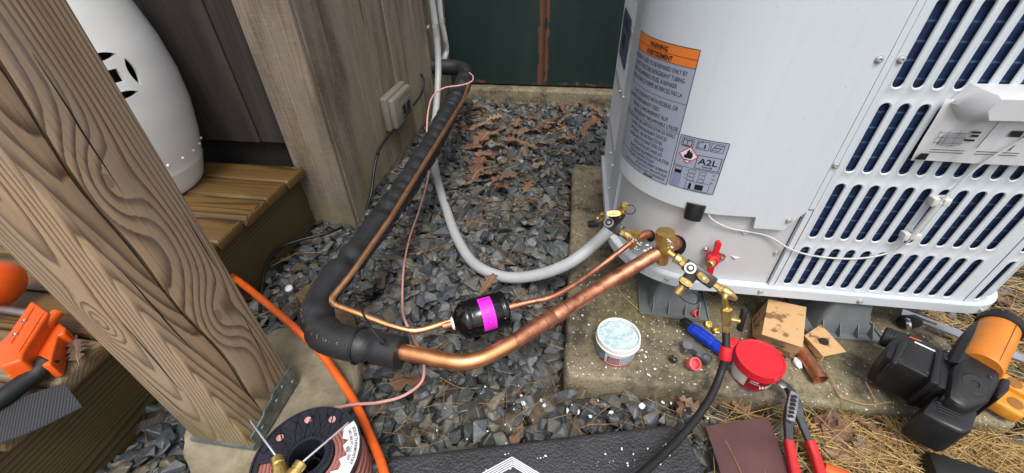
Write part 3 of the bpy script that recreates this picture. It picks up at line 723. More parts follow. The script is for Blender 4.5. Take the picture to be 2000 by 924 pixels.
for z in (.5125, .4632, .3925): k.line(L0, z, L1, z, .0003)
for z in (.3705, .3685): k.line(-.155, z, -.135, z, .0005)
k.frame(L0+.0004, L1-.0004, .3670, .5936, .0004)
k.build('lettering', MT['ink'], wl)
A0, A1 = -.1035, -.030
al = label('refrigerant_label', A0, A1, .370, .4655, .0064, MT['lab_g'], ac); al['label'] = 'silver refrigerant class label with red flame diamond'
k = Ink(.0070)
k.frame(A0+.0008, A1-.0008, .3708, .4647, .0004)
k.text('A2L', -.0665, .4225, .0150, .0285, .0002); k.text('R454B', -.0595, .4165, .0052, .0155); k.frame(-.0695, -.034, .414, .4375, .0004)
for a in (-.0990, -.0755, -.0545): k.frame(a, a+.0185, .4475, .4615, .0003)
k.line(-.0965, .4495, -.0965, .4595, .0005); k.line(-.0965, .4595, -.0900, .4575, .0006); k.line(-.0900, .4575, -.0830, .4595, .0006); k.line(-.0830, .4595, -.0830, .4495, .0005); k.line(-.0900, .4575, -.0900, .4485, .0005); k.line(-.0965, .4495, -.09, .4485, .0006); k.line(-.09, .4485, -.083, .4495, .0006)
k.text('i', -.0645, .4505, .0095, None, .0005, 1.2); k.line(-.0735, .4585, -.067, .4600, .0004); k.line(-.0735, .4495, -.0735, .4585, .0004); k.line(-.0735, .4495, -.0665, .4505, .0004)
k.line(-.0530, .4500, -.0480, .4590, .0004); k.line(-.0480, .4590, -.0380, .4590, .0004); k.line(-.0380, .4590, -.042, .4500, .0004); k.line(-.053, .4500, -.042, .4500, .0004); k.line(-.051, .4545, -.040, .4545, .0006)
k.line(A0, .4115, A1, .4115, .0003)
# flame
k.poly([(-.0905, .4295), (-.0895, .4345), (-.0875, .4325), (-.0865, .4395), (-.0835, .4445), (-.0825, .4385), (-.0805, .4425), (-.0795, .4370), (-.0775, .4400), (-.0775, .4340), (-.0760, .4350), (-.0780, .4275), (-.0885, .4272)]); k.rect(-.0895, -.0775, .4235, .4250)
for z in (.406, .399, .392):
    k.text('=', -.082, z-.002, .005); k.frame(-.077, -.066, z-.0022, z+.0028, .00025); k.frame(-.060, -.050, z-.0022, z+.0028, .00025); k.text('kg', -.040, z-.001, .004)
k.rect(-.071, -.067, .3735, .3835); k.rect(-.0695, -.0685, .3835, .3865); k.rect(-.061, -.0485, .3745, .3845); k.frame(-.076, -.040, .3725, .3885, .00025); k.rect(-.0985, -.0875, .3975, .4035); k.frame(-.0985, -.0875, .4035, .4095, .0003)
k.build('lettering', MT['ink'], al)
k = Ink(.0072); cx, cz, h = -.0833, .4335, .0148
for (a, b) in (((cx, cz+h), (cx+h, cz)), ((cx+h, cz), (cx, cz-h)), ((cx, cz-h), (cx-h, cz)), ((cx-h, cz), (cx, cz+h))): k.line(*a, *b, .0007)
k.build('hazard_diamond', MT['lab_r'], al)
k = Ink(.0067); k.poly([(cx, cz+h), (cx-h, cz), (cx, cz-h), (cx+h, cz)]); k.build('diamond_ground', MT['lab_w'], al)
k = Ink(.0067); k.rect(-.1, -.086, .372, .3965); k.build('pictogram', simple('grey print', (132, 142, 168), .4, bump=.02), al)
bl = label('rating_label', -.612, -.44, .472, .575, .0024, MT['lab_b'], ac); bl['label'] = 'blue-grey rating label on the slotted side'
k = Ink(.0028); k.frame(-.608, -.444, .476, .571, .0006)
for z in (.56, .552, .544): k.rect(-.59, -.47, z, z+.004)
k.rect(-.56, -.50, .50, .53); k.build('lettering', MT['ink'], bl)
# thin sensor wire and its clips
MT['wire_w'] = simple('grey wire', (196, 196, 194), .5, var=.05); MT['clip'] = simple('off-white clip', (206, 205, 200), .45, var=.06)
pts = [SF(-.03, .342, 0), SF(-.024, .325, .004), SF(.0125, .3026, .0), SF(.087, .2886, -.001), SF(.134, .2671, .006), SF(.187, .2543, .004), SF(.2545, .2577, .004), SF(.291, .2772, .006), SF(.300, .307, .013), SF(.302, .355, .013), SF(.3045, .392, .013), SF(.319, .450, .012), SF(.3395, .492, .016), SF(.36, .525, .02)]
m = MB(); m.tube(spline(pts, .005), .0017, 8)
m.tube(spline([SF(.3005, .315, .0125), SF(.302, .35, .0125), SF(.304, .388, .0125)], .01), .0042, 10); sw = m.build('sensor_wire', MT['wire_w'], ac)
for (s, z) in ((.3000, .318), (.3045, .388)):
    m = MB(); M = frame(SF(s, z, 0), (1, 0, .12), (0, -1, 0)); m.rbox((-.012, -.006, .001), (.012, .006, .007), .001, M); m.rbox((-.0125, -.0065, .006), (-.004, .0075, .016), .001, M); m.rbox((.003, -.0075, .006), (.0125, .005, .016), .001, M); m.build('wire_clip', MT['clip'], ac)
# literature bag and the grey plastic hood above it
MT['hood'] = simple('light grey moulding', (192, 194, 196), .45, var=.05, vs=10)
m = MB()
a = [(.232, .540), (.250, .520), (.52, .520), (.52, .566), (.247, .566)]; V = []
bk = [SF(s, z, .001) for s, z in a]; md = [SF(s+(.004 if s < .4 else 0), z+(.002 if z < .55 else -.002), .018) for s, z in a]
fr = [SF(s, z, .033) for s, z in ((.262, .5405), (.2705, .528), (.516, .528), (.516, .556), (.267, .556))]
ed = [SF(s, z, .030) for s, z in ((.258, .541), (.268, .525), (.518, .525), (.518, .560), (.264, .560))]
V = bk+md+ed+fr; F = []
for r in range(3):
    for i in range(5): F.append((r*5+(i+1) % 5, r*5+i, (r+1)*5+i, (r+1)*5+(i+1) % 5))
F.append((15, 16, 17, 18, 19)); m.add(V, F)
hd = m.build('hood', MT['hood'], ac, smooth=45); hd['label'] = 'light grey moulded plastic hood above the literature bag'
t = NT('folded paper'); v = t.tc.outputs['Object']
MT['paper'] = t.fin(t.mix(t.ramp(t.noise(t.map(v, (30, 30, 8)), 1, 4, .5), BW(.35, .7)), lin((236, 236, 238)), lin((212, 210, 208))), .5, t.bump(t.noise(t.map(v, (40, 40, 14)), 1, 3), .6, .004))
t = NT('clear film'); t.t.nodes.remove(t.b); g = t.n('ShaderNodeBsdfGlossy'); g.inputs['Roughness'].default_value = .08; tr = t.n('ShaderNodeBsdfTransparent'); mx = t.n('ShaderNodeMixShader'); lw = t.n('ShaderNodeLayerWeight'); lw.inputs['Blend'].default_value = .2
v = t.tc.outputs['Object']; nb = t.bump(t.noise(t.map(v, (25, 25, 12)), 1, 3), 1, .02); t.l(nb, g.inputs['Normal'])
t.l(t.math('ADD', t.math('MULTIPLY', lw.outputs['Fresnel'], .6), .03), mx.inputs[0]); t.l(tr.outputs[0], mx.inputs[1]); t.l(g.outputs[0], mx.inputs[2]); t.l(mx.outputs[0], t.out.inputs[0]); MT['film'] = t.m
def wavy(s0, s1, z0, z1, off, amp, seed, nx=24, nz=8):
    V = []
    for j in range(nz+1):
        for i in range(nx+1):
            s = s0+(s1-s0)*i/nx; z = z0+(z1-z0)*j/nz
            V.append(SF(s+(z1-z)*.05, z, off+amp*mn.noise(Vector((s*34+seed, z*16, seed)))))
    n = nx+1
    return V, [(j*n+i, j*n+i+1, (j+1)*n+i+1, (j+1)*n+i) for j in range(nz) for i in range(nx)]
m = MB(); m.add(*wavy(.226, .50, .453, .546, .006, .0035, 2)); pg = m.build('instruction_sheet', MT['paper'], ac, smooth=60); pg['label'] = 'folded white instruction sheet inside a clear bag'
m = MB(); m.add(*wavy(.222, .51, .446, .55, .011, .005, 5)); m.build('clear_bag', MT['film'], pg, smooth=60)
k = Ink(.0088)
def kk(z): return (.546-z)*.05
for (s, z, w, h) in ((.282, .500, .012, .003), (.284, .4945, .010, .0035), (.279, .488, .014, .003)): k.rect(s, s+w, z, z+h)
for z in (.484, .492, .499): k.line(.243, z, .280, z, .0003)
for s in (.243, .255, .268): k.line(s, .480, s, .502, .0003)
for z in (.473, .469): k.line(.245, z, .29, z, .0005); k.line(.305, z, .36, z, .0005)
k.line(.302, .478, .306, .520, .0006); k.line(.345, .476, .352, .512, .0009); k.rect(.330, .345, .497, .506)
k.build('diagram', MT['ink'], pg); 
k = Ink(.0088); k.rect(.25, .279, .481, .497); k.build('diagram_shade', simple('grey ink', (170, 172, 178), .5), pg)
k = Ink(.0092); k.poly([(.232, .456), (.247, .456), (.247, .4665), (.236, .4665)]); k.build('tag', MT['blackp'], pg)

# ---------------------------------------------------------------- plastic feet under the unit
MT['foot'] = simple('grey plastic', (112, 116, 118), .5, var=.12, vs=18, bump=.15, bs=200, dots=((150, 148, 140), 160, .72))
def foot(x, y, rz, label_):
    f = thing('riser_foot', (x, y, .062), label_, 'riser foot', 'plastic feet under the condenser'); M = Matrix.Translation((x, y, .0615))@Matrix.Rotation(rz, 4, 'Z')
    def ringp(hw, hd, z, n=8):
        L = []
        for cx, cy, a0 in ((1, 1, 0), (-1, 1, 1), (-1, -1, 2), (1, -1, 3)):
            for i in range(n+1):
                a = (a0+i/n)*math.pi/2; r = min(hw, hd)*.34 if z > .01 else .008
                L.append(M@Vector((cx*(hw-r)+r*math.cos(a), cy*(hd-r)+r*math.sin(a), z)))
        return L
    mb = MB(); rs = [ringp(.054, .06, 0), ringp(.052, .058, .006), ringp(.043, .049, .05), ringp(.036, .042, .0875)]; n = len(rs[0])
    mb.add([p for r in rs for p in r], [(i*n+q, i*n+(q+1) % n, (i+1)*n+(q+1) % n, (i+1)*n+q) for i in range(3) for q in range(n)]+[tuple(range(3*n, 4*n))]); mb.build('cone', MT['foot'], f)
    mb = MB(); mb.rbox((-.073, -.075, .0), (.073, .075, .004), .0015, M, 1)
    for a, b, c, d in ((-.073, -.075, .073, -.072), (-.073, .072, .073, .075), (-.073, -.072, -.070, .072), (.070, -.072, .073, .072)): mb.box((a, b, .0041), (c, d, .008), M)
    mb.build('flange', MT['foot'], f)
    for sx in (-.045, -.012, .022, .05): 
        mb = MB(); B = [M@Vector(p) for p in ((sx-.001, -.071, .0043), (sx+.001, -.071, .0043), (sx+.001, -.055, .0043), (sx-.001, -.055, .0043))]; T = [M@Vector(p) for p in ((sx-.001, -.071, .009), (sx+.001, -.071, .009), (sx+.001, -.050, .034), (sx-.001, -.050, .034))]; mb.hexa(B, T); mb.build('gusset', MT['foot'], f)
    return f
foot(.262, .705, -.06, 'grey ribbed plastic riser foot below the brass service valves')
foot(.590, .688, .03, 'grey ribbed plastic riser foot behind the cardboard scraps')
# ---------------------------------------------------------------- copper, brass, hoses
def metal(name, rgb, rough=.28, rgb2=None, tarn=None, vs=25):
    t = NT(name); v = t.tc.outputs['Object']
    col = t.mix(t.ramp(t.noise(v, vs, 5, .6), BW(.35, .68)), lin(rgb2 or [c*.8 for c in rgb]), lin(rgb))
    if tarn: col = t.mix(t.math('MULTIPLY', t.ramp(t.noise(v, tarn[1], 5, .65), BW(tarn[2], tarn[2]+.12)), tarn[3]), col, lin(tarn[0]))
    r = t.math('ADD', rough-.08, t.math('MULTIPLY', t.noise(v, vs*2, 4), .3))
    return t.fin(col, r, t.bump(t.noise(v, 300, 3), .08, .0005), .93)
MT['copper'] = metal('bright copper', (230, 166, 116), .30, (204, 136, 92))
MT['copper_h'] = metal('heated copper', (214, 152, 120), .42, (178, 116, 88), ((112, 84, 80), 40, .50, .75))
MT['brass'] = metal('brass', (240, 212, 140), .26, (222, 188, 112)); MT['brass_d'] = metal('cast brass', (228, 198, 124), .36, (196, 160, 88), ((120, 92, 46), 60, .58, .6))
MT['paste'] = simple('white heat paste', (226, 232, 234), .75, var=.08, vs=80, bump=.8, bs=120, bd=.002)
MT['foam'] = simple('black foam insulation', (40, 40, 43), .48, var=.25, vs=26, bump=.5, bs=260, bd=.0012, rgb2=(30, 30, 32))
MT['conduit'] = simple('grey conduit', (176, 178, 180), .45, var=.1, vs=14, bump=.1)
MT['pink'] = simple('pink wire jacket', (216, 160, 152), .5, var=.08, vs=30); MT['orange_h'] = simple('orange hose', (236, 106, 38), .42, var=.08, vs=20, rgb2=(205, 84, 30))
MT['black_c'] = simple('black cable', (24, 24, 26), .38, var=.15, vs=60)
ZL = .20
# suction line: insulated run along the shed, then bare copper to the valve
sl = thing('suction_line', (-.42, 1.1, .17), 'thick black foam insulated copper suction pipe running along the shed to the big brass valve', 'pipe')
bend = [P(690, 500, z=.2), P(650, 545, z=.2), P(622, 590, z=.2), P(617, 628, z=.2), P(640, 657, z=.2), P(690, 672, z=.2), P(735, 678, z=.2), P(782, 689, z=.2)]
pth = rounded([(-.63, 1.862, .222), (-.475, 1.862, .218), (-.452, 1.74, .205), (-.425, 1.35, .199), (-.412, 1.10, .198)], .075, 10)
pth = pth[:-1]+spline([(-.412, 1.10, .198), (-.408, .80, .2)]+bend, .01)
pth = dense([Vector(p) for p in pth], .006); pth = [p+Vector((mn.noise(p*7)*.006, 0, mn.noise(p*6+Vector((5, 0, 0)))*.004)) for p in pth]
Lc = 0; RR_ = []; wraps = []; nxt = .27; prev = pth[0]
acc = [0]
for a, b in zip(pth[:-1], pth[1:]): acc.append(acc[-1]+(b-a).length)
tot = acc[-1]; w = .30
while w < tot-.45: wraps.append(w); w += random.uniform(.030, .095)
wraps += [tot-.33, tot-.17]
for p, l in zip(pth, acc):
    r = .0325-.0045*min(1, max(0, (1.3-p.y)/.7))+.0018*mn.noise(p*14)
    if l < .11: r = .0335
    elif l < .115: r = .0300
    d = min(abs(l-x) for x in wraps)
    if l > .25: wk = .65+.65*abs(mn.noise(Vector((l*9, 0, 3))))*1.6; r -= .0075*wk*math.exp(-(d/.009)**2); r += .0030*wk*math.exp(-((d-.025)/.014)**2)
    if abs(l-(tot-.055)) < .02: r -= .006*math.exp(-((l-(tot-.055))/.008)**2)
    RR_.append(r)
m = MB(); m.tube(pth, RR_, 22); ins = m.build('insulation', MT['foam'], sl, smooth=70)
# factory print along the sleeve: small yellowish strokes
def at_len(l):
    for i in range(len(acc)-1):
        if acc[i+1] >= l:
            f = (l-acc[i])/(acc[i+1]-acc[i]+1e-9); return pth[i].lerp(pth[i+1], f), (pth[i+1]-pth[i]).normalized(), RR_[i]
    return pth[-1], (pth[-1]-pth[-2]).normalized(), RR_[-1]
m = MB(); l = tot-.31
while l < tot-.09:
    c, tg, r = at_len(l); side = tg.cross(Vector((0, 0, 1))).normalized(); nrm = (side*.62+Vector((0, 0, 1))*.78).normalized(); up = tg.cross(nrm)
    if random.random() < .82:
        M = frame(c+nrm*(r+.0004), tg, nrm); h = .0028
        for q in range(random.randint(2, 3)): 
            a, b = random.uniform(0, .003), random.uniform(-h, h*.4); ww, hh = random.choice(((.0005, .0035), (.0022, .0005)))
            m.box((a, b, 0), (a+ww, b+hh, .0003), M)
    l += .0048
setp(m.build('print', simple('yellow print', (150, 138, 84), .6), ins, smooth=0), kind='stuff')
# ties on the insulation
for (l, tail) in ((.235, 0), (tot-.075, 1)):
    c, tg, r = at_len(l); M = frame(c, tg, (0, 0, 1)); loop = [M@Vector((.0, math.sin(a)*(r+.0015), math.cos(a)*(r+.0015))) for a in [i*2*math.pi/28 for i in range(29)]]
    m = MB(); m.tube(loop, .0021, 6)
    if tail: m.tube(spline([P(748, 668, z=.245), P(725, 640, z=.262), P(705, 605, z=.265), P(690, 575, z=.25)], .01), [.0024]*0 or .0018, 6); m.rbox((-.004, -.004, -.003), (.004, .004, .004), .001, Matrix.Translation(P(748, 668, z=.243)))
    m.build('cable_tie', MT['blackp'], sl)
cp = rounded([P(770, 683, z=.2), P(835, 697, z=.2), P(915, 712, z=.2), P(985, 680, z=.2), P(1075, 622, z=.202), P(1180, 556, z=.205), S(1284, 494, .048)], .06, 10)
cp = spline(cp, .012)
m = MB(); m.tube(cp[:len(cp)*5//9], .0130, 24); m.build('copper_tube', MT['copper'], sl)
m = MB(); m.tube(cp[len(cp)*5//9-1:], .0132, 24); m.build('copper_tube', MT['copper_h'], sl)
def nearest(c): return min(range(len(cp)), key=lambda i: (cp[i]-c).length)
i = nearest(P(1082, 622, z=.2)); dd = (cp[i+1]-cp[i-1]).normalized()
m = MB(); m.lathe(cp[i]-dd*.02, dd, [(0, .0132), (.0005, .0147), (.018, .0147), (.020, .0138), (.023, .0138), (.025, .0147), (.046, .0147), (.0465, .0132)], 24); m.build('coupling', MT['copper_h'], sl)
# suction service valve -------------------------------------------------------
def valve(name, label_, base, cap, rb, rc, port, hole_s, hole_z, parent=None, pipe_r=.0125):
    v = thing(name, base, label_, 'valve', 'brass service valves')
    ax = (cap-base).normalized(); L = (cap-base).length; m = MB()
    m.lathe(base, ax, [(0, rb*.75), (.004, rb*.95), (L*.32, rb*.95), (L*.45, rb*1.06), (L*.62, rb*1.02), (L*.70, rb*.8)], 22)
    ctr = base+ax*L*.47
    m.lathe(ctr, port-ctr, [(0, rb*.8), ((port-ctr).length*.55, rb*.62), ((port-ctr).length*.56, rb*.45), ((port-ctr).length, rb*.45)], 16)
    m.build('valve_body', MT['brass_d'], v)
    m = MB(); m.lathe(base+ax*L*.66, ax, [(0, rc*.8), (.002, rc), (L*.26, rc), (L*.33, rc*.93), (L*.345, rc*.55)], 8 if rc < .012 else 12, True); m.build('cap', MT['brass_d'], v, smooth=25)
    h0 = SF(hole_s, hole_z, -.02); m = MB(); m.tube(spline([ctr, ctr.lerp(h0, .45)+Vector((0, 0, .004)), h0], .004), pipe_r, 16); m.build('stub', MT['copper_h'], v)
    m = MB(); M = frame(SF(hole_s, hole_z, -.0052), SF(hole_s+.01, hole_z, 0)-SF(hole_s, hole_z, 0), SF(hole_s, hole_z, .01)-SF(hole_s, hole_z, 0)); 
    m.prism([(pipe_r*1.25*math.cos(a), pipe_r*1.65*math.sin(a)) for a in [q*math.pi/14 for q in range(28)]], M, .0004); m.build('cutout_shade', MT['rubber'], v)  # black oval stands in for the shade inside the pipe opening
    return v, ctr, ax
sv, sctr, sax = valve('service_valve', 'large cast brass suction service valve joined to the thick copper pipe', S(1293, 514, .040), S(1300, 452, .040), .0125, .0178, S(1317, 501, .046), -.0635, .2385, pipe_r=.0155)
lv, lctr, lax = valve('service_valve', 'small brass liquid service valve joined to the thin copper pipe', S(1234, 484, .034), S(1243, 452, .034), .0082, .0098, S(1224, 462, .04), -.117, .238, pipe_r=.0085)
def blobs(name, label_, cs, parent, n=10, r=.003):
    m = MB()
    for c in cs:
        for _ in range(n):
            bm = bmesh.new(); bmesh.ops.create_icosphere(bm, subdivisions=1, radius=random.uniform(.4, 1)*r)
            p = Vector(c)+Vector((random.gauss(0, 1), random.gauss(0, 1), random.gauss(0, 1)))*r*1.1; q = Vector((random.uniform(.6, 1.6), random.uniform(.6, 1.4), random.uniform(.4, .9)))
            for vv in bm.verts: vv.co = Vector((vv.co.x*q.x, vv.co.y*q.y, vv.co.z*q.z))*random.uniform(.8, 1.2)+p
            m.bm(bm)
    o = m.build(name, MT['paste'], parent, smooth=60); return setp(o, kind='stuff')
blobs('paste_smear', '', [S(1268, 484, .05), S(1262, 490, .054), S(1306, 470, .057), S(1310, 480, .052)], sv, 5, .0028)
blobs('paste_smear', '', [S(1228, 478, .042), S(1243, 484, .04), S(1238, 470, .044), S(1250, 477, .037), S(1232, 462, .04)], lv, 6, .0022)
# liquid line with drier -----------------------------------------------------------
ll = thing('liquid_line', (-.38, .9, .2), 'thin bright copper liquid pipe strapped along the black insulation', 'pipe')
zz = .238
a = [P(917, 160, z=.25), P(905, 196, z=.246), P(850, 285, z=.242), P(760, 430, z=.240), P(690, 530, z=.236), P(641, 591, z=.232), P(700, 612, z=.222), P(770, 638, z=.212), P(812, 646, z=.208), P(868, 631, z=.205), P(890, 624, z=.205)]
p1 = rounded(a[:7], .018, 6)[:-1]+spline(a[6:], .01)
m = MB(); m.tube(p1, .0055, 14); m.build('copper_tube', metal('clean copper', (244, 188, 140), .24, (230, 166, 118)), ll)
d0, d1 = P(884, 632, z=.203), P(991, 601, z=.203); dax = (d1-d0).normalized()
a = [d1-dax*.004, P(1030, 591, z=.204), P(1072, 582, z=.205), P(1112, 562, z=.206), P(1170, 522, z=.21), lctr+Vector((-.012, -.012, -.004)), lctr]
m = MB(); m.tube(spline(a, .008), .0054, 14); m.build('copper_tube', MT['copper_h'], ll)
m = MB(); m.lathe(d0-dax*.018, dax, [(0, .0054), (.0005, .0066), (.017, .0066), (.022, .006)], 14); m.build('joint', MT['copper_h'], ll); m = MB(); m.lathe(d1-dax*.002, dax, [(0, .006), (.003, .0068), (.018, .0068), (.0185, .0054)], 14); m.build('joint', MT['copper_h'], ll)
dr = thing('filter_drier', (d0+d1)/2-Vector((0, 0, .04)), 'glossy black filter drier canister with a magenta label', 'filter drier')
MT['gloss_k'] = simple('gloss black enamel', (14, 14, 16), .16, var=.1, bump=.05, dots=((225, 228, 230), 150, .73)); MT['magenta'] = simple('magenta label', (226, 36, 206), .45, var=.05, vs=8, bump=.04)
L = (d1-d0).length; m = MB(); R0 = .0335
pr = [(.0, .010), (.002, .0125), (.006, .019), (.016, R0*.90), (.020, R0*.98), (.023, R0), (.028, R0), (.030, R0*.965), (.033, R0*.965), (.035, R0), (L-.017, R0), (L-.0155, R0*.965), (L-.013, R0*.965), (L-.0115, R0), (L-.006, R0*.985), (L-.003, R0*.9), (L-.0005, R0*.5), (L+.002, .0105)]
m.lathe(d0, dax, pr, 40); db = m.build('canister', MT['gloss_k'], dr, smooth=50)
m = MB(); m.lathe(d0-dax*.003, dax, [(0, .0075), (.002, .011), (.006, .0125), (.009, .008)], 18); m.lathe(d1-dax*.006, dax, [(0, .009), (.002, .0125), (.007, .0105), (.009, .0075)], 18); setp(m.build('braze_collar', MT['paste'], dr, smooth=50), kind='stuff')
view = (Vector((0, 0, CAMZ))-(d0+d1)/2); view = (view-dax*view.dot(dax)).normalized(); oth = dax.cross(view)
def dpt(t, ang, off=.0): return d0+dax*t+(view*math.cos(ang)+oth*math.sin(ang))*(R0+off)
def dpatch(t0, t1, a0, a1, off, n=16):
    V = []; 
    for i in range(n+1):
        g = a0+(a1-a0)*i/n; V += [dpt(t0, g, off), dpt(t1, g, off)]
    return V, [(2*i, 2*i+1, 2*i+3, 2*i+2) for i in range(n)]
m = MB(); m.add(*dpatch(.047, .070, -.95, .95, .0004)); dl = m.build('label', MT['magenta'], dr, smooth=60); dl['label'] = 'magenta warning sticker wrapped over the canister'
m = MB(); sgn = 1
for (g, h, t0, t1) in ((.83, .035, .050, .069), (.74, .012, .052, .066), (.68, .012, .052, .067), (.28, .02, .051, .068), (.20, .02, .051, .066), (.02, .045, .054, .066), (-.13, .03, .052, .067), (-.28, .02, .051, .068), (-.38, .02, .052, .066), (-.78, .045, .052, .067)): 
    tt = t0
    while tt < t1:
        w = random.uniform(.0008, .0022); m.add(*dpatch(tt, min(tt+w, t1), g, g+h, .0007, 2)); tt += w+.0007
for q in range(12):
    a0 = q*math.pi/6; a1 = (q+1)*math.pi/6; f = lambda a, rr: dpt(.0595+math.cos(a)*rr, .48+math.sin(a)*rr/R0, .0007); m.add([f(a0, .0042), f(a1, .0042), f(a1, .0049), f(a0, .0049)], [(0, 1, 2, 3)])
setp(m.build('lettering', MT['ink'], dl, smooth=0), kind='stuff')

# pink thermostat cable along the pipes, from the spool
pc = [P(655, 797, z=.115), P(690, 790, z=.09), P(740, 786, z=.06), P(790, 772, z=.05), P(824, 745, z=.05), P(828, 712, z=.08), P(812, 668, z=.15), P(797, 640, z=.19), P(786, 590, z=.06), P(789, 520, z=.04), P(800, 465, z=.04), P(822, 400, z=.05), P(838, 330, z=.09), P(834, 270, z=.17), P(836, 220, z=.23), P(848, 185, z=.247), P(870, 171, z=.252), P(898, 167, z=.258), P(920, 160, z=.255), P(923, 148, z=.25), P(916, 142, z=.25)]
m = MB(); m.tube(spline(pc, .008), .0028, 10); o = m.build('thermostat_cable', MT['pink'], smooth=60); setp(o, 'loose pink thermostat cable trailing from the spool along the pipes', 'cable')
# grey liquid-tight conduits on the wall
def conduit(name, pts, r, label_, pitch=.0085):
    c = dense(spline(pts, .01), pitch/2); RRr = [r*(1.0 if i % 2 else 0.945) for i in range(len(c))]
    mm = MB(); mm.tube(c, RRr, 16); o = mm.build(name, MT['conduit'], smooth=80); return setp(o, label_, 'conduit', 'grey flexible conduits')
conduit('flexible_conduit', [(-.588, 1.80, 1.3), (-.588, 1.80, .7), P(849, 40, x=-.588), P(856, 120, x=-.588), P(853, 200, x=-.580), P(846, 262, x=-.56), P(852, 340, z=.035), P(872, 410, z=.032), P(895, 470, z=.034), P(930, 518, z=.038), P(985, 541, z=.045), P(1050, 537, z=.07), P(1115, 512, z=.11), P(1165, 473, z=.15), P(1198, 440, z=.19)], .0145, 'grey ribbed conduit looping from the shed wall over the gravel to the condenser')
conduit('flexible_conduit', [(-.592, 2.0, 1.2), P(858, 0, x=-.592), P(862, 40, x=-.592), P(869, 75, x=-.585), P(872, 100, x=-.588), P(866, 118, x=-.60), P(858, 128, x=-.625)], .0125, 'short grey conduit entering the shed wall above the pipe elbow')
for (u, v, ln) in ((847, 50, .03), (860, 40, .026)):
    c = P(u, v, x=-.589); m = MB(); t0 = thing('conduit_strap', c, 'shiny metal strap on the %s grey conduit on the wall' % ('longer' if u < 850 else 'shorter'), 'strap', 'conduit straps')
    loop = [c+Vector((math.cos(a)*.017, math.sin(a)*.0165, 0)) for a in [-.5*math.pi+i*math.pi/10 for i in range(11)]]; 
    for a, b in zip(loop[:-1], loop[1:]): m.hexa([a-Vector((0, 0, .006)), b-Vector((0, 0, .006)), b*1.0+(b-c)*.1-Vector((0, 0, .006)), a+(a-c)*.1-Vector((0, 0, .006))], [a+Vector((0, 0, .006)), b+Vector((0, 0, .006)), b+(b-c)*.1+Vector((0, 0, .006)), a+(a-c)*.1+Vector((0, 0, .006))])
    m.rbox((-.606, c.y-.045, c.z-.006), (-.602, c.y-.014, c.z+.006), .001); m.build('band', MT['screw'], t0)
    m = MB(); m.lathe((-.602, c.y-.035, c.z), (1, 0, 0), [(0, .006), (.002, .006), (.004, .003)], 10); m.build('screw', MT['screw'], t0)
# wall sensor box, with its black lead
MT['box_g'] = simple('grey-beige plastic', (122, 117, 106), .55, var=.06, vs=20)
bx = thing('sensor_box', (-.60, 1.35, .16), 'small grey-beige plastic box with a window on the shed wall', 'box')
m = MB(); m.rbox((-.624, 1.262, .168), (-.598, 1.452, .286), .008, seg=3); m.rbox((-.600, 1.27, .176), (-.578, 1.444, .278), .008, seg=3); m.build('housing', MT['box_g'], bx)
m = MB(); m.rbox((-.579, 1.318, .195), (-.5765, 1.425, .245), .002, seg=2); w_ = m.build('window', simple('dull lens', (104, 104, 98), .25, bump=.02), bx)
m = MB(); m.rbox((-.5768, 1.335, .205), (-.5758, 1.365, .235), .0004, seg=1); m.rbox((-.5768, 1.375, .205), (-.5758, 1.41, .235), .0004, seg=1); m.build('screen', MT['blackp'], w_)
m = MB(); M = frame((-.577, 1.36, .262), (0, 1, 0), (1, 0, 0)); m.prism([(-.06+.0, .0), (-.03, .006), (0, .008), (.03, .006), (.06, 0), (.03, .004), (0, .006), (-.03, .004)], M, .001); m.build('ridge', MT['box_g'], bx)
ck = [P(822, 146, x=-.618), P(828, 155, x=-.60), P(825, 178, x=-.597), P(808, 205, x=-.590), P(795, 222, x=-.573), P(780, 240, x=-.59), P(755, 270, x=-.60), P(740, 295, x=-.605), P(731, 330, x=-.607), P(727, 365, x=-.607), P(723, 386, x=-.607), P(715, 410, z=.03)]
m = MB(); m.tube(spline(ck, .01), .0045, 8)
for (u, v) in ((797, 215), (738, 300)): m.rbox((-.005, -.005, -.004), (.005, .005, .004), .001, Matrix.Translation(P(u, v, x=-.59 if u > 750 else -.604)))
o = m.build('black_cable', MT['black_c'], smooth=60); setp(o, 'thin black cable drooping across the shed boards below the plastic box', 'cable')
ck = [P(668, 444, z=.05), P(640, 455, z=.06), P(590, 468, z=.062), P(550, 482, z=.065), P(530, 500, z=.07), P(518, 525, z=.065), P(512, 560, z=.055), P(508, 610, z=.04)]
m = MB(); m.tube(spline(ck, .01), .0042, 8); m.tube([P(522, 494, z=.058), P(536, 505, z=.058)], .0032, 8); o = m.build('black_cable', MT['black_c'], smooth=60); setp(o, 'thin black cable running under the deck edge from the shed corner', 'cable')
# orange hose from behind the post
oh = [P(430, 525, z=.10), P(470, 552, z=.11), P(520, 592, z=.11), P(575, 640, z=.10), P(620, 682, z=.085), P(660, 735, z=.075), P(695, 790, z=.07), P(722, 850, z=.07), P(745, 905, z=.07), P(760, 960, z=.07)]
m = MB(); m.tube(spline(oh, .01), .0074, 14); o = m.build('orange_hose', MT['orange_h'], smooth=60); setp(o, 'orange hose running from behind the post under the black insulation', 'hose')
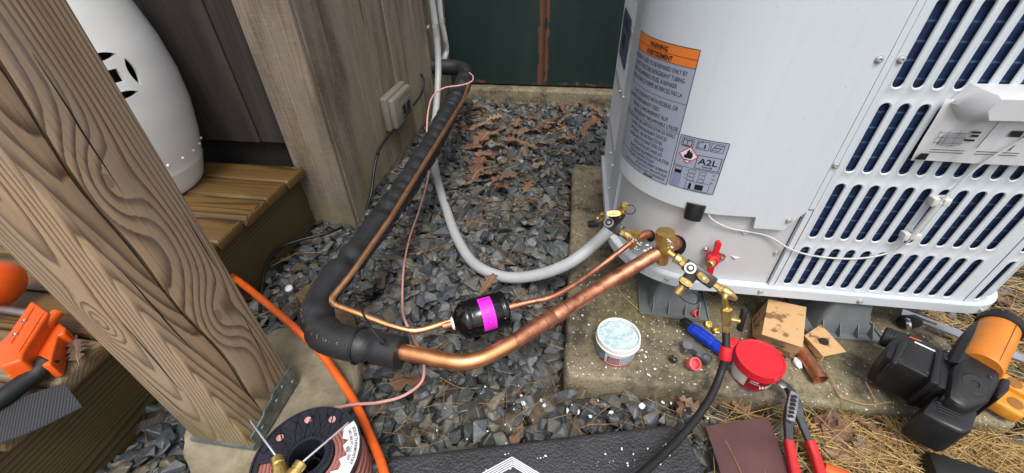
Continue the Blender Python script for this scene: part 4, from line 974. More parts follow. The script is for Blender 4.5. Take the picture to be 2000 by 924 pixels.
# wooden offcut that props the insulated bend
for (q, lb) in ((((575, 575), (612, 548), (640, 575), (600, 608)), 'small plywood offcut left of the insulated pipe bend'), (((643, 600), (665, 596), (690, 618), (668, 632)), 'short wood block wedged inside the insulated pipe bend')):
    T = [P(u, v, z=.075) for u, v in q]; T = T[::-1]; B = [Vector((p.x, p.y, .022)) for p in T]; m = MB(); m.hexa(B, T); o = m.build('wood_block', MT['plank_b'], smooth=0); setp(o, lb, 'wood block')
m = MB(); M = frame(P(566, 565, z=.05), (1, .4, .1), (-.2, -.4, 1)); m.lathe(M.translation, (M.col[2][0], M.col[2][1], M.col[2][2]), [(0, .007), (.002, .0088), (.006, .0088), (.0065, .007), (.003, .006)], 20); o = m.build('bottle_cap', MT['lab_w']); setp(o, 'small white plastic cap in the dark gravel under the deck', 'cap')
# ---------------------------------------------------------------- valve core tools
MT['tool_k'] = simple('black anodised body', (34, 33, 36), .35, var=.2, vs=60, bump=.05, rgb2=(44, 34, 34)); MT['steel'] = metal('satin steel', (176, 176, 178), .3, (140, 140, 144))
MT['chrome'] = metal('bright steel', (226, 228, 232), .16, (200, 202, 208)); MT['red_p'] = simple('red plastic', (214, 34, 48), .36, var=.08, vs=20, bump=.06)
def butterfly(name, c, nrm, along, parent, s=1.0):
    M = frame(c, along, nrm); m = MB()
    pts = [(-.014, -.0035), (-.014, .0045), (-.006, .0062), (.006, .0062), (.014, .0045), (.014, -.0035), (.006, -.0062), (-.006, -.0062)]
    m.prism([(x*s, y*s) for x, y in pts], M, .0055*s); m.prism([(x*s*.85, y*s*.35) for x, y in pts], M@Matrix.Translation((0, 0, .0056*s)), .003*s)
    h = m.build(name, MT['brass'], parent, smooth=30)
    m = MB(); p = M@Vector((0, 0, .0087*s)); m.lathe(p, nrm, [(0, .0028*s), (.0008, .0028*s), (.001, .001)], 10); m.build('handle_screw', MT['screw'], h)
    return h
def core_tool(label_, a, b, br, cap_end, disc, h1, h2, loop):
    """a: nut on the valve, b: far end of body, br: where the branch leaves, cap_end: tip of branch cap"""
    v = thing('core_removal_tool', (a+b)/2, label_, 'core tool', 'valve core tools'); ax = (b-a).normalized(); L = (b-a).length
    camd_ = (Vector((0, 0, CAMZ))-(a+b)/2); nv = (camd_-ax*camd_.dot(ax)).normalized()
    m = MB(); m.knurl(a, ax, 0, .012, .0092, 22); m.lathe(a, ax, [(.012, .0076), (.0125, .0088), (.021, .0088), (.0215, .007)], 6); m.build('knurled_nut', MT['brass'], v, smooth=25)
    m = MB(); m.rbox((.0205, -.0115, -.0105), (L-.004, .0115, .0105), .003, frame(a, ax, nv)); sd = (cap_end-br).normalized(); m.rbox((-.004, -.0105, -.0095), ((cap_end-br).length*.58, .0105, .0095), .0025, frame(br, sd, nv)); m.build('body', MT['tool_k'], v)
    m = MB(); c = disc; n2 = (nv+Vector((0, 0, .25))).normalized(); m.lathe(c, n2, [(-.006, .0105), (.0, .0105), (.0016, .0098), (.0016, .0072), (-.002, .0066), (-.002, .0042), (.003, .0036), (.0034, .0012)], 24); sc0 = m.build('sight_cap', MT['steel'], v, smooth=30); m = MB(); m.lathe(c, n2, [(-.0021, .0067), (-.0012, .0067)], 20); m.build('recess', MT['blackp'], sc0)
    butterfly('butterfly_handle', h1[0], nv, h1[1], v, .9); butterfly('butterfly_handle', h2[0], nv, h2[1], v, .9)
    l2 = (cap_end-br).length; m = MB(); m.lathe(br, sd, [(l2*.55, .0058), (l2*.62, .0058), (l2*.625, .0072), (l2*.66, .0072), (l2*.665, .0050), (l2*.72, .0050)], 14); m.build('branch_port', MT['brass'], v, smooth=30)
    m = MB(); m.knurl(br, sd, l2*.70, l2, .0078, 16); m.build('branch_cap', MT['brass'], v, smooth=25)
    m = MB(); m.tube(spline(loop, .004), .0009, 6); m.build('tether', MT['blackp'], v)
    return v, ax, nv
O5 = .055
A = S(1318, 502, .050); B = S(1398, 557, .075)
core_tool('black and brass core removal tool on the large suction valve, feeding the hose', A, B, S(1352, 535, .066), S(1322, 573, .085), S(1348, 524, .072),
          (S(1338, 550, .083), Vector((1, -.2, -.55))), (S(1371, 541, .080), Vector((1, -.2, -.75))), [S(1330, 566, .085), S(1352, 570, .085), S(1364, 582, .08), S(1358, 594, .08), S(1338, 588, .085), S(1326, 577, .087)])
A2 = S(1231, 464, .040); B2 = S(1184, 432, .055)
ct, ax2, nv2 = core_tool('black and brass core removal tool on the small liquid valve', A2, B2, S(1196, 437, .050), S(1222, 399, .046), S(1189, 435, .066),
          (S(1173, 424, .066), Vector((.35, -.2, .9))), (S(1199, 418, .060), Vector((1, -.1, .2))), [S(1224, 401, .048), S(1237, 402, .05), S(1241, 410, .05), S(1234, 418, .05), S(1222, 415, .05), S(1218, 409, .048)])
m = MB(); p = S(1176, 427, .056); m.lathe(p, S(1160, 419, .06)-p, [(0, .006), (.008, .006), (.0082, .0045), (.016, .0045)], 12); m.build('end_fitting', MT['brass'], ct, smooth=30)
m = MB(); M = frame(S(1158, 437, .05), (1, 0, .2), (0, 0, 1)); m.rbox((-.012, -.008, -.008), (.014, .008, .006), .005, M); m.build('rubber_cap', MT['rubber'], ct)
# red winged valve cap tool on its bolt beside the cutout
rw = thing('wing_valve_cap', S(1388, 500, 0), 'red two-winged plastic cap with a brass stem on the condenser plate', 'cap')
c = SF(.004, .2335, -.004); nr = (SF(.004, .2335, .01)-SF(.004, .2335, 0)).normalized(); M = frame(c, (1, 0, 0), nr)
m = MB(); out = []
for (r0, r1, n) in ((0, 0, 0),): pass
ou = [(-.0040, .013), (-.0058, .040), (-.004, .045), (.001, .0455), (.0036, .041), (.0045, .013), (.010, .009), (.0122, 0), (.010, -.009), (.0070, -.014), (.0085, -.034), (.0062, -.039), (.0015, -.0395), (-.0012, -.035), (-.0045, -.014), (-.010, -.009), (-.0122, 0), (-.010, .009)]
m.prism(ou, M@Matrix.Translation((0, 0, .012)), .008); m.lathe(c, nr, [(0, .008), (.012, .010), (.0205, .012), (.023, .009)], 18); m.build('wings', MT['red_p'], rw, smooth=40)
m = MB(); stem = (nr+Vector((-.75, 0, .30))).normalized(); m.lathe(c+nr*.02, stem, [(0, .0055), (.008, .0052), (.0085, .0068), (.020, .0068), (.021, .0055)], 14); m.build('stem', MT['brass'], rw, smooth=30)
m = MB(); m.prism([(.006, -.006), (.026, -.006), (.028, .0), (.024, .004), (.006, .010)], M@Matrix.Translation((0, 0, .0015)), .002); m.build('tab', MT['copper_h'], rw)
for (x, z) in ((-.013, .014), (.022, -.006)): 
    m = MB(); m.lathe(M@Vector((x, z, .002)), nr, [(0, .0052), (.001, .0052), (.0012, .0042), (.004, .004), (.0045, .0018)], 12); m.build('bolt', MT['chrome'], rw, smooth=30)
# charging hose: knurled end, elbow, ball valve, black hose with a red collar
hs = thing('charging_hose', P(1418, 700, z=.1), 'black charging hose with brass ball valve, black lever and red collar', 'hose')
b0 = B+(B-A).normalized()*.001; ax = (B-A).normalized(); m = MB(); m.lathe(b0, ax, [(-.004, .0062), (.005, .0062), (.0055, .0082), (.011, .0082)], 6); m.knurl(b0, ax, .011, .028, .0094, 22); m.lathe(b0, ax, [(.028, .0085), (.034, .0058)], 16); m.build('swivel_nut', MT['brass'], hs, smooth=25)
e0 = b0+ax*.030; v0 = P(1419, 604, y=e0.y-.022); m = MB(); m.tube(spline([e0-ax*.004, e0+ax*.006, P(1416, 578, y=e0.y-.016), v0], .003), .0048, 12); m.build('elbow', MT['brass'], hs)
v1 = P(1418, 652, y=v0.y-.014); vd = (v1-v0).normalized(); L = (v1-v0).length
m = MB(); m.lathe(v0, vd, [(-.004, .0075), (0, .0098), (L*.22, .0098), (L*.23, .0082), (L*.5, .0086), (L*.52, .007), (L*.62, .007), (L*.63, .0064), (L*.70, .0072), (L*.72, .0064), (L*.8, .0072), (L*.82, .0064), (L*.9, .0072), (L*.95, .0064), (L*1.05, .0066)], 6); m.lathe(v0+vd*L*.38, (1, 0, -.1), [(.006, .004), (.018, .004), (.0185, .0055), (.022, .0055)], 12); m.build('ball_valve', MT['brass'], hs, smooth=25)
m = MB(); m.rbox((-.004, -.021, -.006), (.004, .023, .006), .0018, frame(v0+vd*L*.38+Vector((.026, 0, 0)), (1, 0, 0), (0, -1, .3))); lever = m.build('lever', MT['blackp'], hs)
hp = spline([v1-vd*.004, P(1417, 690, z=.135), P(1408, 728, z=.105), P(1385, 780, z=.09), P(1348, 832, z=.085), P(1300, 883, z=.09), P(1255, 924, z=.1), P(1215, 960, z=.11)], .008)
m = MB(); m.tube(hp, .0066, 16); m.build('hose', MT['rubber'], hs)
i = min(range(len(hp)), key=lambda k: (hp[k]-P(1418, 688, z=.135)).length); d = (hp[i+1]-hp[i-1]).normalized(); m = MB(); m.lathe(hp[i]-d*.012, d, [(0, .0095), (.001, .0105), (.022, .0105), (.024, .0095)], 18); m.build('collar', MT['red_p'], hs)

# ---------------------------------------------------------------- tubs of heat paste
MT['tub'] = simple('white tub plastic', (226, 226, 222), .38, var=.04, vs=10, bump=.03)
t = NT('pale blue paste'); v = t.tc.outputs['Object']; col = t.mix(t.ramp(t.noise(v, 55, 6, .7), BW(.35, .7)), lin((166, 190, 198)), lin((206, 222, 226))); col = t.mix(t.ramp(t.noise(v, 90, 5, .7), BW(.66, .70)), col, lin((92, 84, 70)))
MT['bluepaste'] = t.fin(col, .55, t.bump(t.noise(v, 90, 5, .65), 1, .004))
def tub(label_, c, r, h, cat='tub'):
    v = thing('paste_tub', c, label_, cat, 'tubs of heat paste'); m = MB()
    m.lathe(c, (0, 0, 1), [(0, r*.86), (.002, r*.88), (h*.72, r*.95), (h*.73, r*1.02), (h*.78, r*1.03), (h*.79, r*.97), (h*.85, r*.97), (h*.86, r*1.0), (h*.97, r*1.0), (h, r*.985), (h, r*.93), (h*.8, r*.92)], 48, False); m.build('pot', MT['tub'], v, smooth=30); return v
def wrap(mb, c, r0, r1, z0, z1, a0, a1, off=.0006, n=24):
    V = []
    for i in range(n+1):
        a = a0+(a1-a0)*i/n; V += [c+Vector((math.cos(a)*(r0+off), math.sin(a)*(r0+off), z0)), c+Vector((math.cos(a)*(r1+off), math.sin(a)*(r1+off), z1))]
    mb.add(V, [(2*i, 2*i+2, 2*i+3, 2*i+1) for i in range(n)])
c1 = P(1201, 686, z=.062); r1, h1 = .0415, .054
tb1 = tub('open white tub full of pale blue paste on the concrete', c1, r1, h1)
m = MB(); nr_, na = 12, 40; V = [c1+Vector((0, 0, h1*.93))]; F = []
for i in range(1, nr_+1):
    for k in range(na):
        a = 2*math.pi*k/na; rr = r1*.925*i/nr_; q = Vector((math.cos(a)*rr, math.sin(a)*rr, 0)); V.append(c1+q+Vector((0, 0, h1*.93+.0035*mn.noise(q*90)+.0025*mn.noise(q*220)-(.004 if i == nr_ else 0)-.006*math.exp(-(q.length/.006)**2))))
F = [(0, 1+k, 1+(k+1) % na) for k in range(na)]+[(1+(i-1)*na+k, 1+i*na+k, 1+i*na+(k+1) % na, 1+(i-1)*na+(k+1) % na) for i in range(1, nr_) for k in range(na)]
m.add(V, F); m.build('paste', MT['bluepaste'], tb1, smooth=60)
MT['lab_dr'] = simple('dark red print', (150, 28, 34), .4, var=.2, vs=60, bump=.02); MT['lab_navy'] = simple('dark print', (34, 32, 40), .4, var=.4, vs=90, bump=.02, rgb2=(120, 150, 160))
rz = lambda q: r1*(.88+.07*q/.72)
D2 = math.radians
m = MB(); wrap(m, c1, rz(.06), rz(.68), h1*.06, h1*.68, D2(195), D2(232)); lb = m.build('label', MT['lab_navy'], tb1); lb['label'] = 'dark picture part of the tub label'
m = MB(); wrap(m, c1, rz(.14), rz(.52), h1*.14, h1*.52, D2(240), D2(275), .0007); m.build('label', MT['lab_dr'], tb1)
m = MB(); wrap(m, c1, rz(.12), rz(.56), h1*.12, h1*.56, D2(278), D2(318), .0007); m.build('label', simple('grey print field', (176, 184, 196), .4, var=.25, vs=240, bump=.02), tb1)
m = MB(); wrap(m, c1, rz(.03), rz(.08), h1*.03, h1*.08, D2(195), D2(330), .0009); m.build('stripe', MT['lab_r'], tb1)
m = MB()
for j in range(7):
    a = D2(243)
    while a < D2(272): w = random.uniform(.02, .06); wrap(m, c1, rz(.18+j*.046), rz(.195+j*.046), h1*(.18+j*.046), h1*(.195+j*.046), a, a+w, .001, 2); a += w+.02
setp(m.build('small_print', MT['lab_w'], tb1, smooth=0), kind='stuff')
c2 = P(1465, 733, z=.062); r2, h2 = .0385, .052
tb2 = tub('white tub with a bright red lid on the concrete', c2, r2, h2)
m = MB(); m.lathe(c2+Vector((0, 0, h2*.70)), (0, 0, 1), [(0, r2*1.06), (.001, r2*1.085), (h2*.34, r2*1.085), (h2*.37, r2*1.06), (h2*.37, r2*.99), (h2*.345, r2*.96), (h2*.345, r2*.2), (h2*.345, .0002)], 56, False); ld = m.build('lid', MT['red_p'], tb2, smooth=30); ld['label'] = 'bright red snap-on lid'
m = MB(); m.rbox((-.014, -.004, -.004), (.014, .012, .004), .003, frame(c2+Vector((-.034, .030, h2*.92)), (1, .9, 0), (0, 0, 1))); m.build('pull_tab', MT['red_p'], tb2)
rz = lambda q: r2*(.88+.07*q/.72)
m = MB(); wrap(m, c2, rz(.10), rz(.66), h2*.10, h2*.66, D2(232), D2(300)); lb = m.build('label', MT['lab_dr'], tb2)
m = MB(); wrap(m, c2, rz(.04), rz(.10), h2*.04, h2*.10, D2(205), D2(330), .0007); m.build('stripe', simple('magenta red stripe', (186, 24, 66), .4, bump=.02), tb2)
m = MB(); wrap(m, c2, rz(.52), rz(.56), h2*.52, h2*.56, D2(240), D2(262), .0008, 6); wrap(m, c2, rz(.42), rz(.445), h2*.42, h2*.445, D2(240), D2(266), .0008, 6); m.build('white_bar', MT['lab_w'], lb)  # two short white bars on the label
V, F = text2d('WET', .0125, .0004); m = MB(); m.add([c2+Vector((math.cos(D2(268)+x/r2)*(rz(.3)+.0012), math.sin(D2(268)+x/r2)*(rz(.3)+.0012), h2*.20+y)) for x, y in V], F); m.build('lettering', MT['lab_w'], lb, smooth=0)

# ---------------------------------------------------------------- small tools on the concrete
ZP = .062
MT['blue'] = simple('blue anodised', (30, 72, 214), .28, .1, var=.12, vs=30, bump=.03); MT['cast'] = simple('cast grey metal', (128, 130, 132), .42, .6, var=.15, vs=80, bump=.3, bs=300)
a, b = P(1347, 638, z=ZP+.013), P(1418, 690, z=ZP+.013); d = (b-a).normalized(); tl = thing('pen_light', (a+b)/2-Vector((0, 0, .013)), 'small blue cylindrical tool with a black tip lying by the red lidded tub', 'tool')
m = MB(); L = (b-a).length; m.lathe(a, d, [(0, .0088), (.001, .0108), (L*.1, .0112), (L*.12, .0122), (L*.62, .0122), (L*.64, .0112), (L*.68, .0112), (L*.7, .012), (L, .0115)], 22); tb_ = m.build('barrel', MT['blue'], tl, smooth=30)
m = MB()
for q in (-.9, -.3, .3, .9):
    nn = (Vector((0, 0, 1))*math.cos(q)+d.cross(Vector((0, 0, 1)))*math.sin(q)); m.rbox((L*.16, -.0012, -.001), (L*.58, .0012, .0012), .0005, frame(a+nn*.0120, d, nn), 1)
setp(m.build('rib', MT['blue'], tb_, smooth=30), kind='stuff')
m = MB(); m.lathe(a-d*.022, d, [(0, .004), (.002, .0046), (.006, .0046), (.0062, .007), (.014, .0082), (.0225, .0092)], 16); m.rbox((-.018, -.006, .004), (.002, .005, .012), .002, frame(a, d, (0, 0, 1))); m.build('tip', MT['blackp'], tl)
tc_ = thing('tubing_cutter', P(1360, 685, z=ZP), 'small cast grey tubing cutter lying beside the blue tool', 'tubing cutter'); M = frame(P(1350, 690, z=ZP), (.8, -.55, 0), (0, 0, 1))@Matrix.Diagonal((.9, .9, .72, 1))
m = MB(); m.prism([(-.026, .006), (-.024, .015), (-.012, .019), (.012, .016), (.022, .012), (.024, -.010), (.012, -.011), (.010, -.002), (-.006, .000), (-.010, -.008), (-.02, -.006)], M@Matrix.Translation((0, 0, .002)), .018); m.build('frame', MT['cast'], tc_, smooth=30)
m = MB(); m.lathe(M@Vector((-.012, -.004, .0005)), (0, 0, 1), [(0, .0085), (.001, .0095), (.006, .0095), (.0062, .005), (.014, .005), (.0142, .0095), (.019, .0095)], 18); m.build('roller', MT['steel'], tc_, smooth=30)
m = MB(); m.knurl(M@Vector((.024, .001, .011)), M.to_3x3()@Vector((1, -.1, 0)), 0, .014, .0105, 14); m.build('knob', MT['cast'], tc_, smooth=30)
MT['pinkcap'] = simple('faded red plastic', (226, 92, 96), .45, var=.08, vs=30)
for (u, v, ax_, r, h, lb) in ((1347, 711, (.25, -.5, .8), .0115, .02, 'faded red plastic plug lying near the concrete edge'), (1352, 611, (.5, -.6, .55), .0078, .014, 'faded red plastic plug on the flange of the left foot'), ):
    p = P(u, v, z=ZP+.004); m = MB(); m.lathe(p, ax_, [(0, r*.82), (.001, r*.86), (h*.55, r*.92), (h*.56, r*1.08), (h*.98, r*1.08), (h, r), (h, r*.8), (h*.5, r*.75)], 20); o = m.build('plastic_plug', MT['pinkcap'], smooth=30); setp(o, lb, 'plug', 'red plastic plugs')
p = P(1309, 697, z=ZP+.006); m = MB(); m.lathe(p, (.7, -.6, -.1), [(0, .006), (.004, .0065), (.0042, .005), (.007, .005), (.0072, .007), (.012, .006), (.014, .004)], 14); o = m.build('plastic_fitting', MT['blackp'], smooth=30); setp(o, 'tiny black barbed fitting between the tubs', 'fitting')
for (u, v, ax_, lb) in ((1382, 634, (.2, -.5, .8), 'tipped brass flare cap near the left foot'), (1398, 647, (0, -.1, 1), 'brass flare cap lying flat by the ball valve')):
    p = P(u, v, z=ZP+.001); m = MB(); m.lathe(p, ax_, [(0, .0072), (.001, .0082), (.006, .0082), (.0065, .007), (.0065, .005), (.002, .0045)], 6); o = m.build('flare_cap', MT['brass'], smooth=25); setp(o, lb, 'cap', 'brass flare caps')
# cardboard
t = NT('cardboard'); v = t.tc.outputs['Object']; col = t.mix(t.noise(v, 25, 5), lin((186, 146, 100)), lin((206, 168, 122))); col = t.mix(t.math('MULTIPLY', t.ramp(t.noise(t.map(v, (1, 1, 1), (.3, .1, 0)), 30, 4, .6), BW(.56, .62)), .85), col, lin((104, 72, 48)))
MT['card'] = t.fin(col, .85, t.bump(t.noise(t.map(v, (500, 20, 20)), 1, 2), .15, .0006))
cb = thing('cardboard_box', P(1520, 660, z=ZP), 'small brown cardboard box with oily stains under the condenser edge', 'box')
zt = ZP+.062; T = [P(1488, 653, z=zt), P(1568, 679, z=zt), P(1575, 600, z=zt), P(1501, 584, z=zt)]
Bt = [P(1470, 657, z=ZP+.022), P(1545, 702, z=ZP+.012), None, None]; Bt[2] = Vector((T[2].x+.004, T[2].y+.004, ZP)); Bt[3] = Vector((T[3].x-.012, T[3].y, ZP)); 
m = MB(); th = .0022; C_ = sum((p for p in T+Bt), Vector())/8
m.hexa(Bt, T); bo = m.build('carton', MT['card'], cb, smooth=0)
fn = (T[1]-T[0]).cross(Bt[0]-T[0]).normalized(); fn = fn if fn.dot(Vector((0, -1, .3))) > 0 else -fn; pc_ = (T[0]+T[1]+Bt[0]+Bt[1])/4+(T[1]-T[0])*.04
m = MB(); M = frame(pc_+fn*.0004, T[1]-T[0], fn); m.prism([(.0115*math.cos(q*math.pi/12), .006*math.sin(q*math.pi/12)) for q in range(24)], M, .0006); m.build('finger_hole_shade', MT['blackp'], bo)  # flat black disc; the hole's shade is in its colour
fl = thing('cardboard_flap', P(1600, 690, z=ZP), 'torn brown cardboard flap with a round hole', 'cardboard')
q = [P(1571, 655, z=.082), P(1604, 634, z=.090), P(1653, 687, z=.086), P(1608, 696, z=.080)]; q2 = [P(1571, 655, z=.082), P(1608, 696, z=.080), P(1602, 707, z=.066), P(1571, 668, z=.066)]
m = MB(); 
for Q4 in ((q[0], q[3], q[2], q[1]), (q2[3], q2[2], q2[1], q2[0])):
    nn = (Q4[1]-Q4[0]).cross(Q4[2]-Q4[0]).normalized()*-.002; m.hexa([p+nn for p in Q4], list(Q4))
m.build('sheet', MT['card'], fl, smooth=0)
nn = (q[3]-q[0]).cross(q[2]-q[0]).normalized(); nn = nn if nn.z > 0 else -nn
m = MB(); m.prism([(.0085*math.cos(g*math.pi/10), .0085*math.sin(g*math.pi/10)) for g in range(20)], frame((q[0]+q[1]+q[2]+q[3])/4+nn*.0005, q[2]-q[1], nn), .0005); m.build('punched_hole_shade', MT['blackp'], fl)  # thin black disc painted on as the shaded opening
# copper offcut with white dab
a, b = P(1560, 678, z=ZP+.014), P(1604, 742, z=ZP+.013); d = (b-a).normalized(); L = (b-a).length; m = MB(); m.lathe(a, d, [(0, .0118), (L*.62, .0118), (L*.66, .0126), (L-.002, .0126), (L, .013), (L, .0108), (L*.6, .0108)], 24, False); o = m.build('copper_offcut', MT['copper_h'], smooth=30); setp(o, 'short flared copper tube offcut by the cardboard', 'pipe offcut')
m = MB(); bm = bmesh.new(); bmesh.ops.create_icosphere(bm, subdivisions=3, radius=.009); pc_ = P(1558, 709, z=ZP+.004)
for vv in bm.verts: vv.co = Vector((vv.co.x*.8, vv.co.y*1.3, vv.co.z*.7))*(1+.3*mn.noise(vv.co*180))+pc_
m.bm(bm); o = m.build('paste_lump', MT['paste'], smooth=60); setp(o, 'white lump of paste beside the copper offcut', 'paste')

# tongue-and-groove pliers -----------------------------------------------------------
MT['grip_r'] = simple('red dipped grip', (196, 40, 44), .42, var=.1, vs=30); MT['phos'] = simple('dark tool steel', (78, 80, 84), .42, .7, var=.15, vs=50, bump=.2, bs=200)
pl = thing('pliers', P(1560, 840, z=.07), 'tongue and groove pliers with red grips leaning on the slab edge', 'pliers')
def flat(pts, z, th, w): 
    """bar of varying width through points"""
    c = spline(pts, .006); mm = MB(); n = len(c); V = []
    for i, p in enumerate(c):
        tg = (c[min(i+1, n-1)]-c[max(i-1, 0)]).normalized(); sd = tg.cross(Vector((0, 0, 1))).normalized(); nu = sd.cross(tg); f = i/(n-1)*(len(w)-1); k0 = int(min(f, len(w)-2)); ww = w[k0]*(1-(f-k0))+w[k0+1]*(f-k0)
        for (sx, sz) in ((-1, -.7), (-.8, -1), (.8, -1), (1, -.7), (1, .7), (.8, 1), (-.8, 1), (-1, .7)): V.append(p+sd*ww*sx+nu*th*sz)
    mm.add(V, [(i*8+k, i*8+(k+1) % 8, (i+1)*8+(k+1) % 8, (i+1)*8+k) for i in range(n-1) for k in range(8)]+[tuple(range(8))[::-1], tuple(range((n-1)*8, n*8))]); return mm
flat([P(1518, 743, z=.085), P(1536, 755, z=.085), P(1548, 775, z=.083), P(1541, 815, z=.075), P(1540, 868, z=.065)], 0, .0045, [.0035, .007, .009, .0085, .0062, .0055]).build('lever', MT['phos'], pl)
flat([P(1525, 752, z=.094), P(1541, 758, z=.094), P(1556, 785, z=.088), P(1562, 815, z=.080), P(1583, 868, z=.066)], 0, .0035, [.003, .0055, .0068, .0064, .0055, .005]).build('lever', MT['phos'], pl)
flat([P(1552, 768, z=.094), P(1547, 795, z=.09), P(1543, 822, z=.084)], 0, .0028, [.0070, .0078, .0062]).build('slot_plate', MT['steel'], pl)
m = MB()
for q in range(6): f = q/5; m.rbox((-.0045, -.0028, 0), (.0045, .0028, .0012), .001, frame(P(1551-7*f, 775+38*f, z=.0975-.009*f), (1, 0, 0), (0, 0, 1)), 1)
setp(m.build('groove', MT['blackp'], pl), kind='stuff')
m = MB(); m.lathe(P(1527, 752, z=.0975), (0, 0, 1), [(0, .007), (.002, .007), (.003, .005)], 16); m.build('jaw_boss', MT['steel'], pl)
for (q, lb) in (([P(1540, 862, z=.066), P(1545, 890, z=.062), P(1552, 924, z=.058), P(1560, 965, z=.055)], 0), ([P(1581, 862, z=.067), P(1592, 892, z=.062), P(1603, 930, z=.058), P(1614, 965, z=.055)], 0)): flat(q, 0, .0072, [.0066, .0070, .0074, .0078]).build('grip', MT['grip_r'], pl, smooth=60)
# brown backed sheet and slate slab under it
MT['maroon'] = simple('brown abrasive sheet', (92, 62, 60), .85, var=.25, vs=12, bump=.5, bs=500, rgb2=(74, 48, 48)); MT['slate'] = simple('slate slab', (96, 104, 104), .6, var=.15, vs=20)
Q4 = [P(1378, 833, z=.05), P(1408, 930, z=.05), P(1548, 930, z=.055), P(1500, 815, z=.055)]; m = MB(); nn = Vector((0, 0, .0022)); n_ = 10; V = []
for j in range(n_+1):
    for i in range(n_+1):
        u, w = i/n_, j/n_; p = (Q4[0]*(1-u)+Q4[3]*u)*(1-w)+(Q4[1]*(1-u)+Q4[2]*u)*w; V.append(p+Vector((0, 0, .003*math.sin(u*3+w*2))))
F = [(j*(n_+1)+i, (j+1)*(n_+1)+i, (j+1)*(n_+1)+i+1, j*(n_+1)+i+1) for j in range(n_) for i in range(n_)]; nv_ = len(V); V2 = V+[p-nn for p in V]; F2 = F+[tuple(x+nv_ for x in f[::-1]) for f in F]
ed = [i for i in range(n_+1)]+[(j*(n_+1)+n_) for j in range(1, n_+1)]+[n_*(n_+1)+i for i in range(n_-1, -1, -1)]+[j*(n_+1) for j in range(n_-1, 0, -1)]
F2 += [(ed[k], ed[(k+1) % len(ed)], ed[(k+1) % len(ed)]+nv_, ed[k]+nv_) for k in range(len(ed))]
m.add(V2, F2); o = m.build('abrasive_sheet', MT['maroon'], smooth=40); setp(o, 'dark reddish brown rectangular sheet lying on the straw', 'sheet')
T = [P(1500, 830, z=.040), P(1512, 860, z=.04), P(1556, 920, z=.04), P(1530, 832, z=.04)]; m = MB(); m.hexa([p-Vector((0, 0, .012)) for p in T], T); o = m.build('slate_slab', MT['slate'], smooth=0); setp(o, 'thin grey slate slab under the brown sheet', 'slate')
m = MB(); a = P(1612, 918, z=.05); m.lathe(a, (1, -.5, .1), [(-.004, .005), (-.002, .011), (.012, .0125), (.03, .0125)], 18); o = m.build('orange_marker', MT['orange_h']); setp(o, 'rounded orange plastic marker end by the red plier grips', 'marker')
m = MB(); M = frame(P(1850, 925, z=.05), (1, -.25, 0), (0, 0, 1)); m.rbox((-.03, -.03, -.03), (.07, .02, .02), .008, M); o = m.build('black_block', MT['rubber']); setp(o, 'black rubber block end at the bottom right edge', 'block')

# ---------------------------------------------------------------- cordless tool with battery and orange grip
MT['toolb'] = simple('black tool housing', (33, 33, 36), .40, var=.2, vs=16, bump=.25, bs=420, rgb2=(24, 24, 26)); MT['amber'] = simple('amber grip', (216, 128, 40), .42, var=.1, vs=22, bump=.1); MT['yel'] = simple('yellow moulding', (226, 154, 44), .5, var=.1, vs=24, rgb2=(196, 126, 36))
tw = thing('cordless_tool', P(1850, 730, z=.062), 'wet black cordless tool with an orange grip and battery lying on the slab', 'power tool')
def pxprism(name, pxs, z0, z1, bev, mat, parent, taper=1.0, dz=None):
    """bevelled block whose top outline is measured at height z1"""
    bm = bmesh.new(); T = [P(u, v, z=z1) for u, v in pxs]; n = len(T); c = sum(T, Vector())/n
    if dz: T = [p+Vector((0, 0, d)) for p, d in zip(T, dz)]
    vt = [bm.verts.new(p) for p in T]; vb = [bm.verts.new((c.x+(p.x-c.x)*taper, c.y+(p.y-c.y)*taper, z0)) for p in T]
    bm.faces.new(vt); bm.faces.new(vb[::-1])
    for i in range(n): bm.faces.new((vt[i], vb[i], vb[(i+1) % n], vt[(i+1) % n]))
    bmesh.ops.recalc_face_normals(bm, faces=list(bm.faces)); bmesh.ops.bevel(bm, geom=list(bm.edges), offset=bev, segments=2, profile=.5, affect='EDGES', clamp_overlap=True)
    m = MB(); m.bm(bm); return m.build(name, mat, parent, smooth=40)
na, nb = P(1722, 655, z=.115), P(1778, 678, z=.12); d = (nb-na).normalized(); L = (nb-na).length
m = MB(); m.lathe(na, d, [(0, .012), (.0005, .0165), (.003, .019), (L*.25, .0195), (L*.27, .0185), (L*.33, .0185), (L*.35, .0198), (L*.75, .0205), (L*.77, .0225), (L*1.2, .0225)], 28); ns = m.build('nose', MT['toolb'], tw, smooth=35)
m = MB(); nn = Vector((0, -.3, 1)).normalized()
for q in range(5): m.rbox((L*.42+q*.0045, -.007, .0), (L*.42+q*.0045+.002, .007, .0012), .0004, frame(na+nn*.0198, d, nn), 1)
setp(m.build('vent_slot', MT['blackp'], ns), kind='stuff')
hz1 = .148
ho = pxprism('housing', [(1764, 652), (1800, 660), (1862, 690), (1850, 742), (1842, 752), (1728, 694), (1740, 664)], .075, hz1, .006, MT['toolb'], tw, .93)
pxprism('housing_rib', [(1756, 668), (1772, 662), (1776, 668), (1752, 712), (1742, 706)], .10, hz1+.006, .003, MT['toolb'], ho)
pxprism('housing_rib', [(1832, 680), (1846, 682), (1836, 752), (1816, 744)], .085, hz1+.007, .004, MT['toolb'], ho)
nk = pxprism('neck', [(1838, 684), (1884, 692), (1880, 735), (1868, 770), (1828, 752)], .085, .152, .007, MT['toolb'], tw, .95)
gc = pxprism('gearcase', [(1866, 712), (1884, 694), (1912, 690), (1958, 716), (1962, 742), (1944, 778), (1900, 792), (1858, 770)], .09, .168, .009, MT['toolb'], tw, .97, [0, .004, .004, 0, -.006, -.01, -.012, -.006])
